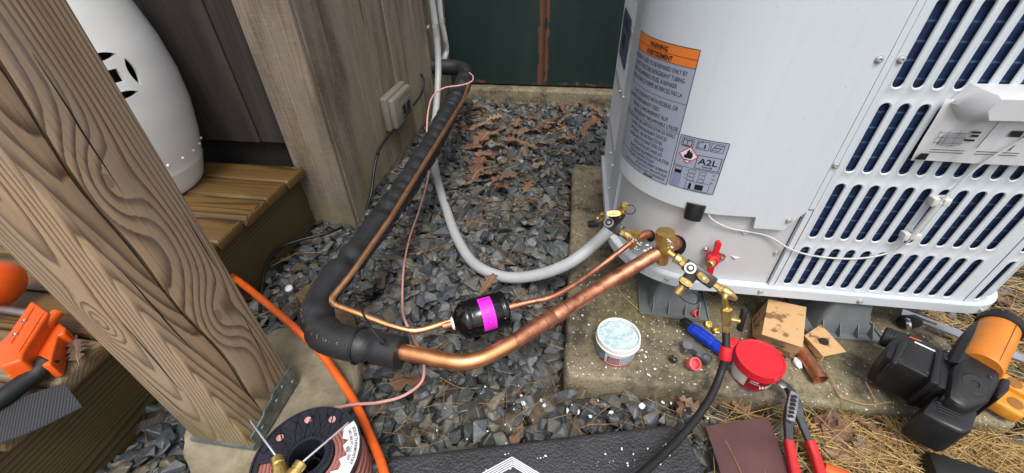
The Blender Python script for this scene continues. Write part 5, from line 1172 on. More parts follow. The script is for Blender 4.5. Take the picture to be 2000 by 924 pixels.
pxprism('side_cover', [(1958, 736), (1976, 742), (1974, 760), (1952, 780), (1944, 772)], .08, .140, .005, MT['toolb'], tw)
c_ = P(1905, 748, z=.166); m = MB(); m.lathe(c_-Vector((0, 0, .006)), (-.1, -.25, 1), [(0, .019), (.004, .018), (.0055, .0155), (.0055, .006), (.004, .005), (.004, .002)], 26); m.build('pivot_boss', MT['rubber'], gc, smooth=30)
for (u, v, z) in ((1758, 700, .149), (1812, 726, .149), (1850, 700, .156), (1936, 735, .166), (1880, 776, .160)):
    p = P(u, v, z=z); m = MB(); m.lathe(p-Vector((0, 0, .002)), (0, -.1, 1), [(0, .0034), (.0018, .0034), (.0022, .0024), (.0012, .0018)], 12); m.build('screw', MT['phos'], tw, smooth=30)
def strip(name, a, b, w, mat, z):
    A, B = P(*a, z=z), P(*b, z=z); d = B-A; m = MB(); m.rbox((0, -w, 0), (d.length, w, .0008), .0003, frame(A, d, (0, 0, 1)), 1); return m.build(name, mat, ho)
strip('decal', (1786, 668), (1834, 690), .0018, MT['lab_w'], hz1+.0002); strip('decal', (1776, 658), (1800, 667), .0012, MT['orange_h'], hz1+.0002)
bt = pxprism('battery', [(1830, 768), (1914, 802), (1902, 842), (1884, 846), (1802, 806), (1806, 796)], .07, .138, .007, MT['toolb'], tw, .97)
pxprism('battery_latch', [(1846, 764), (1902, 786), (1896, 800), (1838, 776)], .10, .150, .004, MT['toolb'], bt)
m = MB()
for q in range(5):
    A, B = P(1832+q*1.5-6, 778+q*6, z=.1382), P(1878+q*2-6, 799+q*6, z=.1382)
    d = B-A; m.rbox((0, -.0011, 0), (d.length, .0011, .0012), .0004, frame(A, d, (0, 0, 1)), 1)
setp(m.build('rib', MT['blackp'], bt), kind='stuff')
A, B = P(1798, 815, z=.115), P(1885, 860, z=.115); d = B-A; m = MB(); m.rbox((.004, -.0008, -.0006), (d.length-.004, .0008, .0006), .0003, frame(A+Vector((0, -.001, 0)), d, (0, -1, .2)), 1); m.build('seam', MT['blackp'], bt)
g0, g1 = P(1912, 716, z=.158), P(1953, 636, z=.172); d = (g1-g0).normalized(); L = (g1-g0).length
m = MB(); m.lathe(g0, d, [(L*.0, .0262), (L*.03, .0278), (L*.3, .0276), (L*.32, .0270), (L*.34, .0276), (L*.6, .0274), (L*.9, .0266), (L*.93, .0256)], 34); gp_ = m.build('grip', MT['amber'], tw, smooth=40)
sd_ = d.cross(Vector((0, -.4, 1))).normalized(); up_ = sd_.cross(d); m = MB(); m.rbox((L*.04, -.0005, -.0003), (L*.9, .0005, .0007), .0002, frame(g0+up_*.0272+sd_*.004, d, up_), 1); m.build('seam', simple('dark amber seam', (130, 74, 22), .5), gp_)
m = MB(); m.lathe(g0, d, [(L*.90, .0265), (L*.92, .0300), (L*1.02, .0306), (L*1.06, .0285), (L*1.06, .020), (L*1.03, .018)], 30); m.build('grip_cap', MT['rubber'], tw, smooth=40)
m = MB(); gpts = spline([P(1868, 722, z=.150), P(1880, 694, z=.157), P(1896, 664, z=.163), P(1920, 636, z=.168), P(1945, 626, z=.170)], .006); m.tube(gpts, [.017-.008*i/len(gpts) for i in range(len(gpts))], 10); m.build('guard', MT['toolb'], tw)
# slotted aluminium rail behind the tool
rl = thing('metal_rail', P(1880, 670, z=.06), 'bright slotted metal rail lying behind the cordless tool', 'rail')
a, b = P(1760, 612, z=.072), P(2020, 712, z=.085); d = (b-a).normalized(); L = (b-a).length; M = frame(a, d, (0, 0, 1)); m = MB()
def slotbar(m, L, w, th, slots, M):
    xs = [0]+[q for s in slots for q in s]+[L]
    for i in range(len(xs)-1):
        if i % 2 == 0: m.box((xs[i], -w, 0), (xs[i+1], w, th), M)
        else: m.box((xs[i], -w, 0), (xs[i+1], -w*.4, th), M); m.box((xs[i], w*.4, 0), (xs[i+1], w, th), M)
slotbar(m, L, .011, .005, [(.025, .055), (.11, .14), (L-.08, L-.03)], M); m.build('bar', MT['chrome'], rl, smooth=0)
m = MB(); M2 = frame(P(1775, 628, z=.075), (1, .2, 0), (0, 0, 1)); m.rbox((-.02, -.012, -.012), (.022, .012, .012), .008, M2); m.build('end_clamp', MT['blackp'], rl)
m = MB(); m.lathe(P(1768, 632, z=.075), (1, -.3, .5), [(0, .012), (.004, .013), (.008, .010)], 18); m.build('clamp_knob', MT['chrome'], rl)
# yellow moulded bracket half under the tool
yb = thing('yellow_bracket', P(1960, 790, z=.062), 'yellow moulded plastic bracket with round recesses under the cordless tool', 'bracket'); M = frame(P(1955, 785, z=.066), P(1972, 740, z=.066)-P(1945, 830, z=.066), (0, -.1, 1))
m = MB(); m.rbox((-.035, -.022, 0), (.045, .022, .016), .006, M, 3); m.rbox((-.042, -.020, .002), (-.004, .020, .028), .006, M, 3); m.rbox((.018, -.021, .002), (.048, .021, .026), .005, M, 3); m.build('moulding', MT['yel'], yb, smooth=40)
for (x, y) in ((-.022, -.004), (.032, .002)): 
    m = MB(); m.prism([(.0125*math.cos(g*math.pi/12), .0105*math.sin(g*math.pi/12)) for g in range(24)], M@Matrix.Translation((x, y, .0282 if x < 0 else .0262)), .0004); m.build('recess', simple('shaded recess amber', (150, 96, 34), .6), yb)  # flat darker disc; the hollow's shade is put into its colour
# ---------------------------------------------------------------- cable spool with its label
MT['spool'] = simple('black spool plastic', (40, 42, 52), .4, var=.15, vs=30, bump=.1); MT['winding'] = simple('brown-pink cable jacket', (170, 112, 104), .42, var=.1, vs=14)
sc_ = P(600, 892, z=.118); R_ = .093; sc_ = Vector((sc_.x, sc_.y, 0))
sp_ = thing('cable_spool', (sc_.x, sc_.y, .01), 'black plastic spool wound with brown-pink thermostat cable and a white label', 'spool')
ZF = .118
def ringsec(mb, c, z0, z1, r0, r1, n=64, a0=0, a1=2*math.pi):
    V = []; full = abs(a1-a0-2*math.pi) < 1e-6; k = n if full else n+1
    for i in range(k):
        a = a0+(a1-a0)*i/n; ca, sa = math.cos(a), math.sin(a)
        V += [(c.x+ca*r0, c.y+sa*r0, z0), (c.x+ca*r1, c.y+sa*r1, z0), (c.x+ca*r1, c.y+sa*r1, z1), (c.x+ca*r0, c.y+sa*r0, z1)]
    F = []
    for i in range(n if full else n):
        j = (i+1) % k
        for q in range(4): F.append((i*4+q, i*4+(q+1) % 4, j*4+(q+1) % 4, j*4+q))
    if not full: F += [(3, 2, 1, 0), (n*4, n*4+1, n*4+2, n*4+3)]
    mb.add(V, F)
W0, W1 = D2(-75), D2(60)          # open windows in the flange
m = MB(); ringsec(m, sc_, ZF-.004, ZF, .036, R_, 60, D2(62), D2(196)); ringsec(m, sc_, ZF-.004, ZF, .082, R_, 60, D2(196), D2(422)); ringsec(m, sc_, ZF-.004, ZF, .036, .044, 60, D2(196), D2(422)); ringsec(m, sc_, ZF-.004, ZF, .044, .082, 20, D2(255), D2(300))
ringsec(m, sc_, ZF+.0001, ZF+.003, R_-.003, R_, 72); fl_ = m.build('flange', MT['spool'], sp_, smooth=30)
m = MB()
rngs = random.Random(3)
def rib2(p, q): 
    a = sc_+Vector((math.cos(p[1])*p[0], math.sin(p[1])*p[0], ZF)); b = sc_+Vector((math.cos(q[1])*q[0], math.sin(q[1])*q[0], ZF)); d = b-a; m.box((0, -.0009, 0), (d.length, .0009, .0022), frame(a, d, (0, 0, 1)))
for i in range(6):
    a0 = D2(64+i*22); a1 = a0+D2(22); am = (a0+a1)/2
    rib2((.038, a0), (.060, am)); rib2((.060, am), (.090, a0)); rib2((.060, am), (.090, a1)); rib2((.038, a1), (.060, am)); rib2((.072, a0+.03), (.09, am))
    rib2((.05, a0), (.075, a0+.04)); rib2((.075, a0+.04), (.082, am))
setp(m.build('web_rib', MT['spool'], fl_, smooth=0), kind='stuff')
for a in (D2(80), D2(118), D2(160)):
    p = sc_+Vector((math.cos(a)*.071, math.sin(a)*.071, ZF)); m = MB(); ringsec(m, p, ZF+.0001, ZF+.002, .0045, .0062, 20); m.prism([(.0045*math.cos(g*math.pi/10), .0045*math.sin(g*math.pi/10)) for g in range(20)], Matrix.Translation((p.x, p.y, ZF+.0002)), .0003); m.build('flange_hole', MT['pink'], fl_)
m = MB(); ringsec(m, sc_, .012, ZF+.002, .030, .036, 48); 
for q in range(48): a = q*2*math.pi/48; m.rbox((.0335, -.0012, ZF+.0022), (.0395, .0012, ZF+.0045), .0005, Matrix.Translation((sc_.x, sc_.y, 0))@Matrix.Rotation(a, 4, 'Z'), 1)
hub = m.build('hub', MT['spool'], sp_, smooth=30)
m = MB(); m.prism([(.03*math.cos(g*math.pi/20), .03*math.sin(g*math.pi/20)) for g in range(40)], Matrix.Translation((sc_.x, sc_.y, .05)), .002)
ringsec(m, sc_, .053, .09, .012, .0135, 24)
for q in range(4): m.box((.0135, -.0008, .053), (.03, .0008, .085), Matrix.Translation((sc_.x, sc_.y, 0))@Matrix.Rotation(q*math.pi/2+.5, 4, 'Z'))
m.build('hub_core', MT['rubber'], sp_)
m = MB(); ringsec(m, sc_, .008, .012, .03, R_, 60); m.build('flange', MT['spool'], sp_)
m = MB(); pts = []; turns = 15; nper = 40
for i in range(turns*nper+1):
    f = i/nper; a = f*2*math.pi; z = .016+(ZF-.026)*(i/(turns*nper)); rr = .0855+.0035*math.sin(f*2.1)+.0015*mn.noise(Vector((f*.7, 0, 0))); pts.append((sc_.x+math.cos(a)*rr, sc_.y+math.sin(a)*rr, z+.001*mn.noise(Vector((f*3, 1, 0)))))
m.tube(pts, .0038, 8); m.build('winding', MT['winding'], sp_, smooth=80)
m = MB()          # end turns seen through the flange windows
for k in range(6):
    rr = .048+k*.0066; m.tube([sc_+Vector((math.cos(a)*rr, math.sin(a)*rr, ZF-.0085)) for a in [g*2*math.pi/48 for g in range(49)]], .0036, 8)
setp(m.build('winding', MT['winding'], sp_, smooth=80), kind='stuff')
# white label bridging the flange window
a0, a1 = D2(-62), D2(52); m = MB(); V = []; n_ = 16
def lp(r, a, dz=0.0008): return Vector((sc_.x+math.cos(a)*r, sc_.y+math.sin(a)*r, ZF+.0032+dz))
for i in range(n_+1):
    a = a0+(a1-a0)*i/n_; wv = .0012*math.sin(i*1.7); V += [lp(.0905, a, wv), lp(.066-(.02 if i < 7 else 0)*(1-i/7 if i < 7 else 0)-(.006*math.sin(i*2.3)), a, wv)]
m.add(V, [(2*i, 2*i+2, 2*i+3, 2*i+1) for i in range(n_)]); sl_ = m.build('label', MT['lab_w'], sp_, smooth=60); sl_['label'] = 'torn white paper label with black print'
def arc_text(mb, txt, r, a_start, size):
    V, F = text2d(txt, size, .0001); mb.add([lp(r+y, a_start-x/r, .0024) for x, y in V], F)
m = MB(); arc_text(m, 'SOLID THERMOSTAT', .0825, D2(44), .0072); arc_text(m, '18/2 250 FT CL2 -207', .0745, D2(44), .0062)
for q in range(12): a = D2(20)-q*.012-(q % 3)*.004; m.add([lp(.068, a, .0024), lp(.0735, a, .0024), lp(.0735, a-.006*(1+(q*7 % 3)*.4), .0024), lp(.068, a-.006*(1+(q*7 % 3)*.4), .0024)], [(0, 1, 2, 3)])
m.add([lp(.075, D2(-18), .0024), lp(.082, D2(-18), .0024), lp(.082, D2(-34), .0024), lp(.075, D2(-34), .0024)], [(0, 1, 2, 3)])
m.build('lettering', MT['ink'], sl_, smooth=0)
sp_.scale = (.84, .84, 1)
# two brass fittings with steel probes, resting on the spool
for (b_, c_, t_, lb) in (((548, 925), (541, 893), (488, 820), 'brass knurled fitting with a steel probe pointing up-left over the spool'), ((566, 935), (590, 903), (682, 824), 'brass knurled fitting with a steel probe lying across the spool label')):
    z0 = .150; a = P(*b_, z=z0); c = P(*c_, z=z0); e = P(*t_, z=.150 if t_[0] > 600 else .172); d = (c-a).normalized(); L = (c-a).length
    pr_ = thing('probe_fitting', a-Vector((0, 0, .01)), lb, 'fitting', 'brass probe fittings'); m = MB()
    m.knurl(a, d, L*.1, L*.45, .0098, 20); m.lathe(a, d, [(-.03, .010), (L*.1, .010)], 14); m.knurl(a, d, L*.52, L*.98, .0088, 20); m.lathe(a, d, [(L*.44, .0075), (L*.53, .0075)], 14); m.build('knurled_body', MT['brass'], pr_, smooth=25)
    m = MB(); dd = (e-c).normalized(); LL = (e-c).length; m.lathe(c-dd*.003, dd, [(0, .0019), (LL*.97, .0019), (LL, .0012), (LL+.002, .0012)], 12); m.build('steel_rod', MT['chrome'], pr_)

# ---------------------------------------------------------------- black kneeling pad with striped chevron mark
t = NT('textured black pad'); v = t.tc.outputs['Object']; vo = t.n('ShaderNodeTexVoronoi'); t.l(v, vo.inputs['Vector']); vo.inputs['Scale'].default_value = 260
h = t.math('ADD', vo.outputs['Distance'], t.noise(v, 150, 4, .6)); col = t.mix(t.ramp(t.noise(v, 14, 5, .65), BW(.35, .7)), lin((48, 48, 50)), lin((66, 66, 70)))
MT['pad'] = t.fin(col, .62, t.bump(h, .8, .0022))
kp = thing('kneeling_pad', (0, .25, .02), 'black textured kneeling pad with a white striped mark at the bottom', 'kneeling pad')
q = [P(736, 893, z=.055), P(1285, 828, z=.055)]; e1 = (q[1]-q[0]).normalized(); e2 = Vector((-e1.y, e1.x, 0)); Lp = (q[1]-q[0]).length+.045; M = frame(q[0]-e2*.30+e1*0-Vector((0, 0, .035)), e1, (0, 0, 1))
bm = bmesh.new(); bmesh.ops.create_cube(bm, size=1)
for vv in bm.verts: vv.co = Vector((vv.co.x*Lp+Lp/2, vv.co.y*.30+.15, vv.co.z*.035+.0175))
bmesh.ops.bevel(bm, geom=[e for e in bm.edges if abs(e.verts[0].co.z-e.verts[1].co.z) > .01], offset=.032, segments=6, profile=.5, affect='EDGES')
bmesh.ops.bevel(bm, geom=[e for e in bm.edges if e.verts[0].co.z > .034 and e.verts[1].co.z > .034], offset=.012, segments=4, profile=.5, affect='EDGES')
m = MB(); m.bm(bm, M); m.build('cushion', MT['pad'], kp, smooth=50)
Mi = M.inverted(); tip = Mi@P(1000, 893, z=.0555); lft = Mi@P(940, 926, z=.0555); rgt = Mi@P(1055, 926, z=.0555)
m = MB()
for side in (lft, rgt):
    d = Vector((side.x-tip.x, side.y-tip.y, 0)); d.normalize(); sd = Vector((0, -1, 0))
    for k in range(5):
        a = Vector((tip.x, tip.y, .0352))+sd*.0034*k; m.box((0, -.0009, 0), (.085, .0009, .0004), M@frame(a, d, (0, 0, 1)))
m.build('chevron_mark', MT['lab_w'], kp, smooth=0)

# ---------------------------------------------------------------- white ceramic garden stool on the deck
t = NT('white glaze'); v = t.tc.outputs['Object']
col = t.mix(t.math('MULTIPLY', t.ramp(t.noise(v, 9, 5, .6), BW(.4, .7)), .3), lin((226, 227, 226)), lin((210, 208, 202)))
sx = t.n('ShaderNodeSeparateXYZ'); t.l(v, sx.inputs[0]); lowz = t.n('ShaderNodeMapRange'); t.l(sx.outputs[2], lowz.inputs[0]); lowz.inputs[1].default_value = .0; lowz.inputs[2].default_value = .2; lowz.inputs[3].default_value = .03; lowz.inputs[4].default_value = -.02
col = t.mix(t.ramp(t.math('ADD', t.noise(t.map(v, (1, 1, .6)), 70, 4, .7), lowz.outputs[0]), BW(.70, .735)), col, lin((74, 66, 54)))
MT['glaze'] = t.fin(col, .14, t.bump(t.noise(v, 40, 3), .08, .001)); t.b.inputs['Coat Weight'].default_value = .4
SC = Vector((-1.062, .765, DZ+.002)); prof = [(0, .118), (.006, .122), (.05, .136), (.058, .1385), (.066, .1395), (.12, .152), (.19, .163), (.26, .166), (.33, .161), (.39, .150), (.44, .139), (.45, .141), (.46, .138), (.50, .118), (.505, .10)]
prof = [(z, r*1.12) for z, r in prof]
def rad(z):
    for (z0, r0), (z1, r1) in zip(prof[:-1], prof[1:]):
        if z <= z1: return r0+(r1-r0)*(z-z0)/(z1-z0)
    return .1
st_ = thing('garden_stool', SC, 'white glazed ceramic barrel stool with coin-shaped cutouts on the deck', 'stool')
m = MB(); pin = [(z, r-.008) for z, r in prof if .004 < z < .5]; outer = []
for (z0, r0), (z1, r1) in zip(prof[:-1], prof[1:]):
    for k in range(3): f = k/3; outer.append((z0+(z1-z0)*f, r0+(r1-r0)*f))
outer.append(prof[-1]); m.lathe(SC, (0, 0, 1), outer+[(.498, .0995)]+pin[::-1]+[(.004, .108), (0, .118)], 80, False)
stool = m.build('shell', MT['glaze'], st_, smooth=50, origin=SC)
zc = .205
d_ = ray(222, 150); tt = 0
for _ in range(4000):       # where the sight line to the motif meets the barrel
    tt += .0004; p_ = Vector(CAM+d_/np.linalg.norm(d_)*tt)
    if p_.z < SC.z+.5 and math.hypot(p_.x-SC.x, p_.y-SC.y) < rad(p_.z-SC.z): break
az = math.atan2(p_.y-SC.y, p_.x-SC.x); zc = p_.z-SC.z; print('stool motif', az, zc, p_)
rdir = Vector((math.cos(az), math.sin(az), 0)); M = frame(SC+Vector((0, 0, zc))+rdir*.10, Vector((-math.sin(az), math.cos(az), 0)), rdir); mc = MB()
for k in range(4):
    a = k*math.pi/2; L_ = []
    for i in range(9): f = -1+i/4; L_.append((.036+.0075*(1-f*f), f*.026))
    for i in range(7, 0, -1): f = -1+i/4; L_.append((.036-.0075*(1-f*f), f*.026))
    ca, sa = math.cos(a), math.sin(a); mc.prism([(x*ca-y*sa, x*sa+y*ca) for x, y in L_], M, .1)
mc.prism([(-.0125, -.0125), (.0125, -.0125), (.0125, .0125), (-.0125, .0125)], M, .1)
cut = mc.build('cutter', MT['glaze'], smooth=0); md = stool.modifiers.new('cut', 'BOOLEAN'); md.object = cut; md.operation = 'DIFFERENCE'; md.solver = 'EXACT'
bpy.context.view_layer.update(); nm = bpy.data.meshes.new_from_object(stool.evaluated_get(bpy.context.evaluated_depsgraph_get())); stool.modifiers.clear(); stool.data = nm; nm.set_sharp_from_angle(angle=math.radians(50)); bpy.data.objects.remove(cut)
m = MB(); m.lathe(SC+Vector((0, 0, .006)), (0, 0, 1), [(0, .10), (.002, .10)], 30); m.lathe(SC+Vector((0, 0, .02)), (0, 0, 1), [(0, .12), (.2, .145), (.44, .125)], 40, False); m.build('inside_shade', MT['rubber'], st_)  # black liner added to put shade behind the cutouts
sm = None
for ring_z in (.088, .43):
    for k in range(26):
        a = k*2*math.pi/26; loc = SC+Vector((math.cos(a)*rad(ring_z), math.sin(a)*rad(ring_z), ring_z))
        if sm is None:
            bm = bmesh.new(); bmesh.ops.create_icosphere(bm, subdivisions=2, radius=.004); m = MB(); m.bm(bm); sm = m.build('stud', MT['glaze'], st_, smooth=60, origin=Vector((0, 0, 0))); attach(sm, st_, loc)
        else: copy_part(sm, st_, loc)

# ---------------------------------------------------------------- orange plastic clamp, black strap and cable on the deck
oc = thing('orange_clamp', P(60, 660, z=DZ), 'bright orange plastic clamp with a steel bar lying on the deck', 'clamp'); MT['orange_p'] = simple('orange plastic', (232, 92, 24), .40, var=.12, vs=16, bump=.15, bs=180, dots=((120, 60, 24), 90, .70))
def quadprism(name, pxs, z0, z1, bev=.004):
    bm = bmesh.new(); T = [P(u, v, z=z1) for u, v in pxs]; n = len(T); c = sum(T, Vector())/n
    vt = [bm.verts.new(p) for p in T]; vb = [bm.verts.new((p.x, p.y, z0)) for p in T]
    bm.faces.new(vt); bm.faces.new(vb[::-1])
    for i in range(n): bm.faces.new((vt[i], vb[i], vb[(i+1) % n], vt[(i+1) % n]))
    bmesh.ops.recalc_face_normals(bm, faces=list(bm.faces)); bmesh.ops.bevel(bm, geom=list(bm.edges), offset=bev, segments=3, profile=.5, affect='EDGES', clamp_overlap=True)
    m = MB(); m.bm(bm); return m.build(name, MT['orange_p'], oc, smooth=40)
quadprism('jaw', [(60, 585), (95, 610), (45, 688), (42, 702), (-4, 718), (-4, 668), (12, 655)], DZ+.012, DZ+.055, .004)
quadprism('jaw', [(92, 612), (128, 640), (126, 650), (112, 655), (104, 688), (98, 712), (82, 715), (70, 708), (58, 722), (14, 736), (10, 722), (50, 700), (60, 660)], DZ+.004, DZ+.034, .003)
for (u, v) in ((48, 628), (30, 655)):
    m = MB(); m.lathe(P(u, v, z=DZ+.0545), (0, 0, 1), [(0, .0045), (.0012, .0045), (.0016, .003), (.0008, .002)], 12); m.build('rivet', MT['steel'], oc)
for (a, b) in (((66, 600), (20, 672)), ((84, 612), (36, 688))):
    A, B = P(*a, z=DZ+.0552), P(*b, z=DZ+.0552); m = MB(); m.rbox((0, -.0012, -.0008), ((B-A).length, .0012, .0012), .0005, frame(A, B-A, (0, 0, 1)), 1); m.build('moulded_rib', MT['orange_p'], oc)
m = MB(); bm = bmesh.new(); bmesh.ops.create_uvsphere(bm, u_segments=24, v_segments=16, radius=1)
cc = P(-22, 562, z=DZ+.05)
for vv in bm.verts: vv.co = Vector((vv.co.x*.034, vv.co.y*.05, vv.co.z*.04))+cc
m.bm(bm); m.build('pad', MT['orange_p'], oc, smooth=60)
m = MB(); m.tube([P(-20, 600, z=DZ+.03), P(60, 612, z=DZ+.03)], .0065, 14); m.build('bar', MT['steel'], oc)
m = MB(); a, b = P(84, 640, z=DZ+.042), P(112, 612, z=DZ+.042); m.lathe(a, b-a, [(0, .006), (.003, .0085), ((b-a).length, .0085)], 16); m.build('screw_pad', MT['orange_h'], oc)
m = MB(); m.tube(spline([P(-40, 800, z=DZ+.02), P(0, 780, z=DZ+.02), P(40, 752, z=DZ+.02), P(75, 728, z=DZ+.02), P(95, 700, z=DZ+.03)], .01), [.013]*0 or .0125, 14); o = m.build('handle_tube', MT['rubber'], oc, smooth=60)
t = NT('black webbing'); v = t.tc.outputs['Object']; wv = t.n('ShaderNodeTexWave'); t.l(v, wv.inputs['Vector']); wv.inputs['Scale'].default_value = 130; wv.wave_type = 'BANDS'; wv.bands_direction = 'DIAGONAL'
MT['web'] = t.fin(t.mix(wv.outputs['Fac'], lin((30, 31, 34)), lin((62, 63, 68))), .75, t.bump(wv.outputs['Fac'], .5, .0006))
Ls = [P(-30, 800, z=DZ+.008), P(60, 770, z=DZ+.010), P(125, 748, z=DZ+.009)]; Rs = [P(-30, 876, z=DZ+.008), P(70, 838, z=DZ+.010), P(160, 794, z=DZ+.009)]
A_, B_ = spline(Ls, .01), spline(Rs, .01); n_ = min(len(A_), len(B_)); A_ = [A_[int(i*(len(A_)-1)/(n_-1))] for i in range(n_)]; B_ = [B_[int(i*(len(B_)-1)/(n_-1))] for i in range(n_)]
m = MB(); V = []
for a, b in zip(A_, B_): dz = Vector((0, 0, .0022)); V += [a, b, b-dz, a-dz]
m.add(V, [(i*4+q, i*4+(q+1) % 4, (i+1)*4+(q+1) % 4, (i+1)*4+q) for i in range(n_-1) for q in range(4)]+[(0, 1, 2, 3), ((n_-1)*4+3, (n_-1)*4+2, (n_-1)*4+1, (n_-1)*4)]); o = m.build('webbing_strap', MT['web'], smooth=40); setp(o, 'wide black webbing strap hanging over the deck plank ends', 'strap')

# ---------------------------------------------------------------- fallen oak leaves
def leaf_mesh(seed):
    r = random.Random(seed); n = 28; half = []
    lob = r.choice((2, 3, 4, 5)); 
    for i in range(n+1):
        f = i/n; env = (math.sin(math.pi*min(1, f*1.02)**.85))**.7; w = .31*env*(.72+.30*math.cos(2*math.pi*lob*f+math.pi+r.uniform(-.1, .1)))
        half.append((f, max(.012, w)))
    V = []; F = []; k1, k2, k3 = r.uniform(-1.3, 1.3), r.uniform(-.6, 1.8), r.uniform(0, 6)
    def bend(x, y): return .10*k1*math.sin(x*3.0+.2)+.55*k2*y*y*1.6+.035*math.sin(x*9+y*7+k3)+.02*math.sin(y*22+k3)
    m_ = 5
    for f, w in half:
        for j in range(-m_, m_+1):
            y = w*j/m_; V.append((f-.5, y*(1-.12*abs(k1)), bend(f-.5, y)))
    c = 2*m_+1; F = [(i*c+j, (i+1)*c+j, (i+1)*c+j+1, i*c+j+1) for i in range(n) for j in range(c-1)]
    b = len(V); V += [(-.5, .008, bend(-.5, 0)), (-.5, -.008, bend(-.5, 0)), (-.68, -.005, bend(-.5, 0)+.03), (-.68, .005, bend(-.5, 0)+.03)]; F.append((b, b+1, b+2, b+3))
    return V, F
def leaf_mat():
    t = NT('dead oak leaf'); v = t.tc.outputs['Object']; rnd = t.n('ShaderNodeObjectInfo').outputs['Random']
    base = t.ramp(rnd, [(0, lin((140, 106, 80))), (.2, lin((110, 78, 60))), (.4, lin((166, 136, 108))), (.55, lin((92, 62, 52))), (.7, lin((150, 114, 86))), (.85, lin((78, 55, 52))), (1, lin((166, 144, 118)))])
    col = t.mix(t.ramp(t.noise(v, 6, 6, .7), BW(.3, .7)), t.mix(.5, base, lin((84, 54, 36))), base)
    sp = t.n('ShaderNodeSeparateXYZ'); t.l(v, sp.inputs[0]); ay = t.math('ABSOLUTE', sp.outputs[1])
    vein = t.math('LESS_THAN', t.math('ABSOLUTE', t.math('SUBTRACT', t.math('FRACT', t.math('MULTIPLY', t.math('SUBTRACT', sp.outputs[0], t.math('MULTIPLY', ay, .9)), 8)), .5)), .035); mid = t.math('LESS_THAN', ay, .008)
    vv = t.math('MAXIMUM', t.math('MULTIPLY', vein, .5), mid); col = t.mix(t.math('MULTIPLY', vv, .5), col, lin((196, 166, 128)))
    return t.fin(col, .55, t.bump(t.math('ADD', t.noise(v, 30, 4), t.math('MULTIPLY', vv, .6)), .5, .02))
MT['leaf'] = leaf_mat()
LM = []
for i in range(8):
    V, F = leaf_mesh(40+i); me = bpy.data.meshes.new('oak_leaf'); me.from_pydata(V, [], F); me.polygons.foreach_set('use_smooth', [True]*len(F)); me.materials.append(MT['leaf']); LM.append(me)
def leaf(u, v, size, ang, k, label_, group, z=None, tilt=.25):
    p = P(u, v, z=.03 if z is None else z)
    if z is None: p = P(u, v, z=min(.055, ghgt(p.x, p.y)+.006))
    o = bpy.data.objects.new('oak_leaf', LM[k % 8]); COL.objects.link(o); o.location = p+Vector((0, 0, .004)); o.rotation_euler = (random.uniform(-tilt, tilt), random.uniform(-tilt, tilt), ang); o.scale = (size, size*random.uniform(.65, 1.05), size*random.uniform(.8, 1.6))
    setp(o, label_, 'leaf', group)
ld1 = [(985, 250), (960, 262), (1010, 240), (1040, 232), (940, 275), (1000, 275), (935, 245), (975, 285), (1050, 255), (1015, 258), (905, 250), (920, 290), (965, 232), (1000, 262), (945, 300), (890, 235), (1030, 282), (1120, 268), (1150, 245), (1105, 270), (1165, 238), (1140, 265), (1072, 240), (930, 235), (955, 250), (980, 300)]
for i, (u, v) in enumerate(ld1):
    lb, gr = (('dry brown oak leaf on gravel between the slab corner and the green door sill', 'oak leaves behind the slab') if u > 1060 else (('brown oak leaf of the drift nearest the insulated pipe', 'oak leaves by the pipe') if u < 950 else ('dry brown oak leaf in the middle of the drift below the green door seam', 'oak leaves drifted below the door seam')))
    leaf(u, v, random.uniform(.07, .125), random.uniform(0, 6.28), i*3+1, lb, gr, tilt=.4)
for i in range(13): leaf(random.uniform(900, 1180), random.uniform(205, 228), random.uniform(.05, .10), random.uniform(0, 6.28), i*5+1, 'x', 'small oak leaves along the sill', tilt=.6)
for i in range(14): leaf(random.uniform(880, 1100), random.uniform(235, 330), random.uniform(.045, .085), random.uniform(0, 6.28), i*7+2, 'x', 'small leaves among the drift', tilt=.7)
for i, (u, v, s) in enumerate(((935, 325, .13), (930, 345, .12), (975, 362, .12), (1030, 362, .09), (960, 338, .1), (1098, 298, .1), (915, 318, .09), (985, 350, .11))): leaf(u, v, s, random.uniform(0, 6.28), i*5+2, 'dry tan oak leaf lying on the open gravel by the slab', 'oak leaves on open gravel')
leaf(800, 390, .13, .9, 3, 'dark speckled oak leaf under the copper pipe beside the foundation', None); leaf(878, 390, .06, 2.9, 1, 'small reddish leaf fragment beside the grey conduit', None)
leaf(955, 555, .075, 1.2, 5, 'wet reddish brown leaf in front of the grey conduit loop', None); leaf(700, 715, .085, 1.9, 3, 'wet dark leaf on gravel under the insulated pipe end', None); leaf(795, 745, .07, .3, 6, 'wet reddish leaf beside the pink cable', None); leaf(790, 375, .07, 2.2, 2, 'crisp tan leaf behind the insulated pipe', None)
for i, (u, v, s) in enumerate(((1625, 860, .085), (1600, 845, .08), (1700, 880, .07), (1655, 895, .075), (1760, 880, .06), (1640, 830, .06), (1590, 880, .075), (1690, 835, .05))): leaf(u, v, s, random.uniform(0, 6.28), i*3, 'brown oak leaf in the straw right of the pliers', 'oak leaves in the straw', z=.045)
for i, (u, v, s) in enumerate(((1960, 590, .1), (1985, 610, .1), (1930, 625, .08), (1990, 640, .09))): leaf(u, v, s, random.uniform(0, 6.28), i*3+1, 'brown oak leaf on the straw beyond the metal rail', 'oak leaves beyond the rail', z=.035)
for i, (u, v, s) in enumerate(((1330, 800, .04), (1350, 795, .05), (1450, 805, .05), (1165, 790, .035), (1010, 850, .045))): leaf(u, v, s, random.uniform(0, 6.28), i*3+2, 'torn brown leaf scrap among the stones along the slab front', 'leaf scraps along the slab', z=.035)
leaf(150, 682, .07, 2.5, 4, 'curled brown leaf on the plank ends beside the post', None, z=DZ+.01)

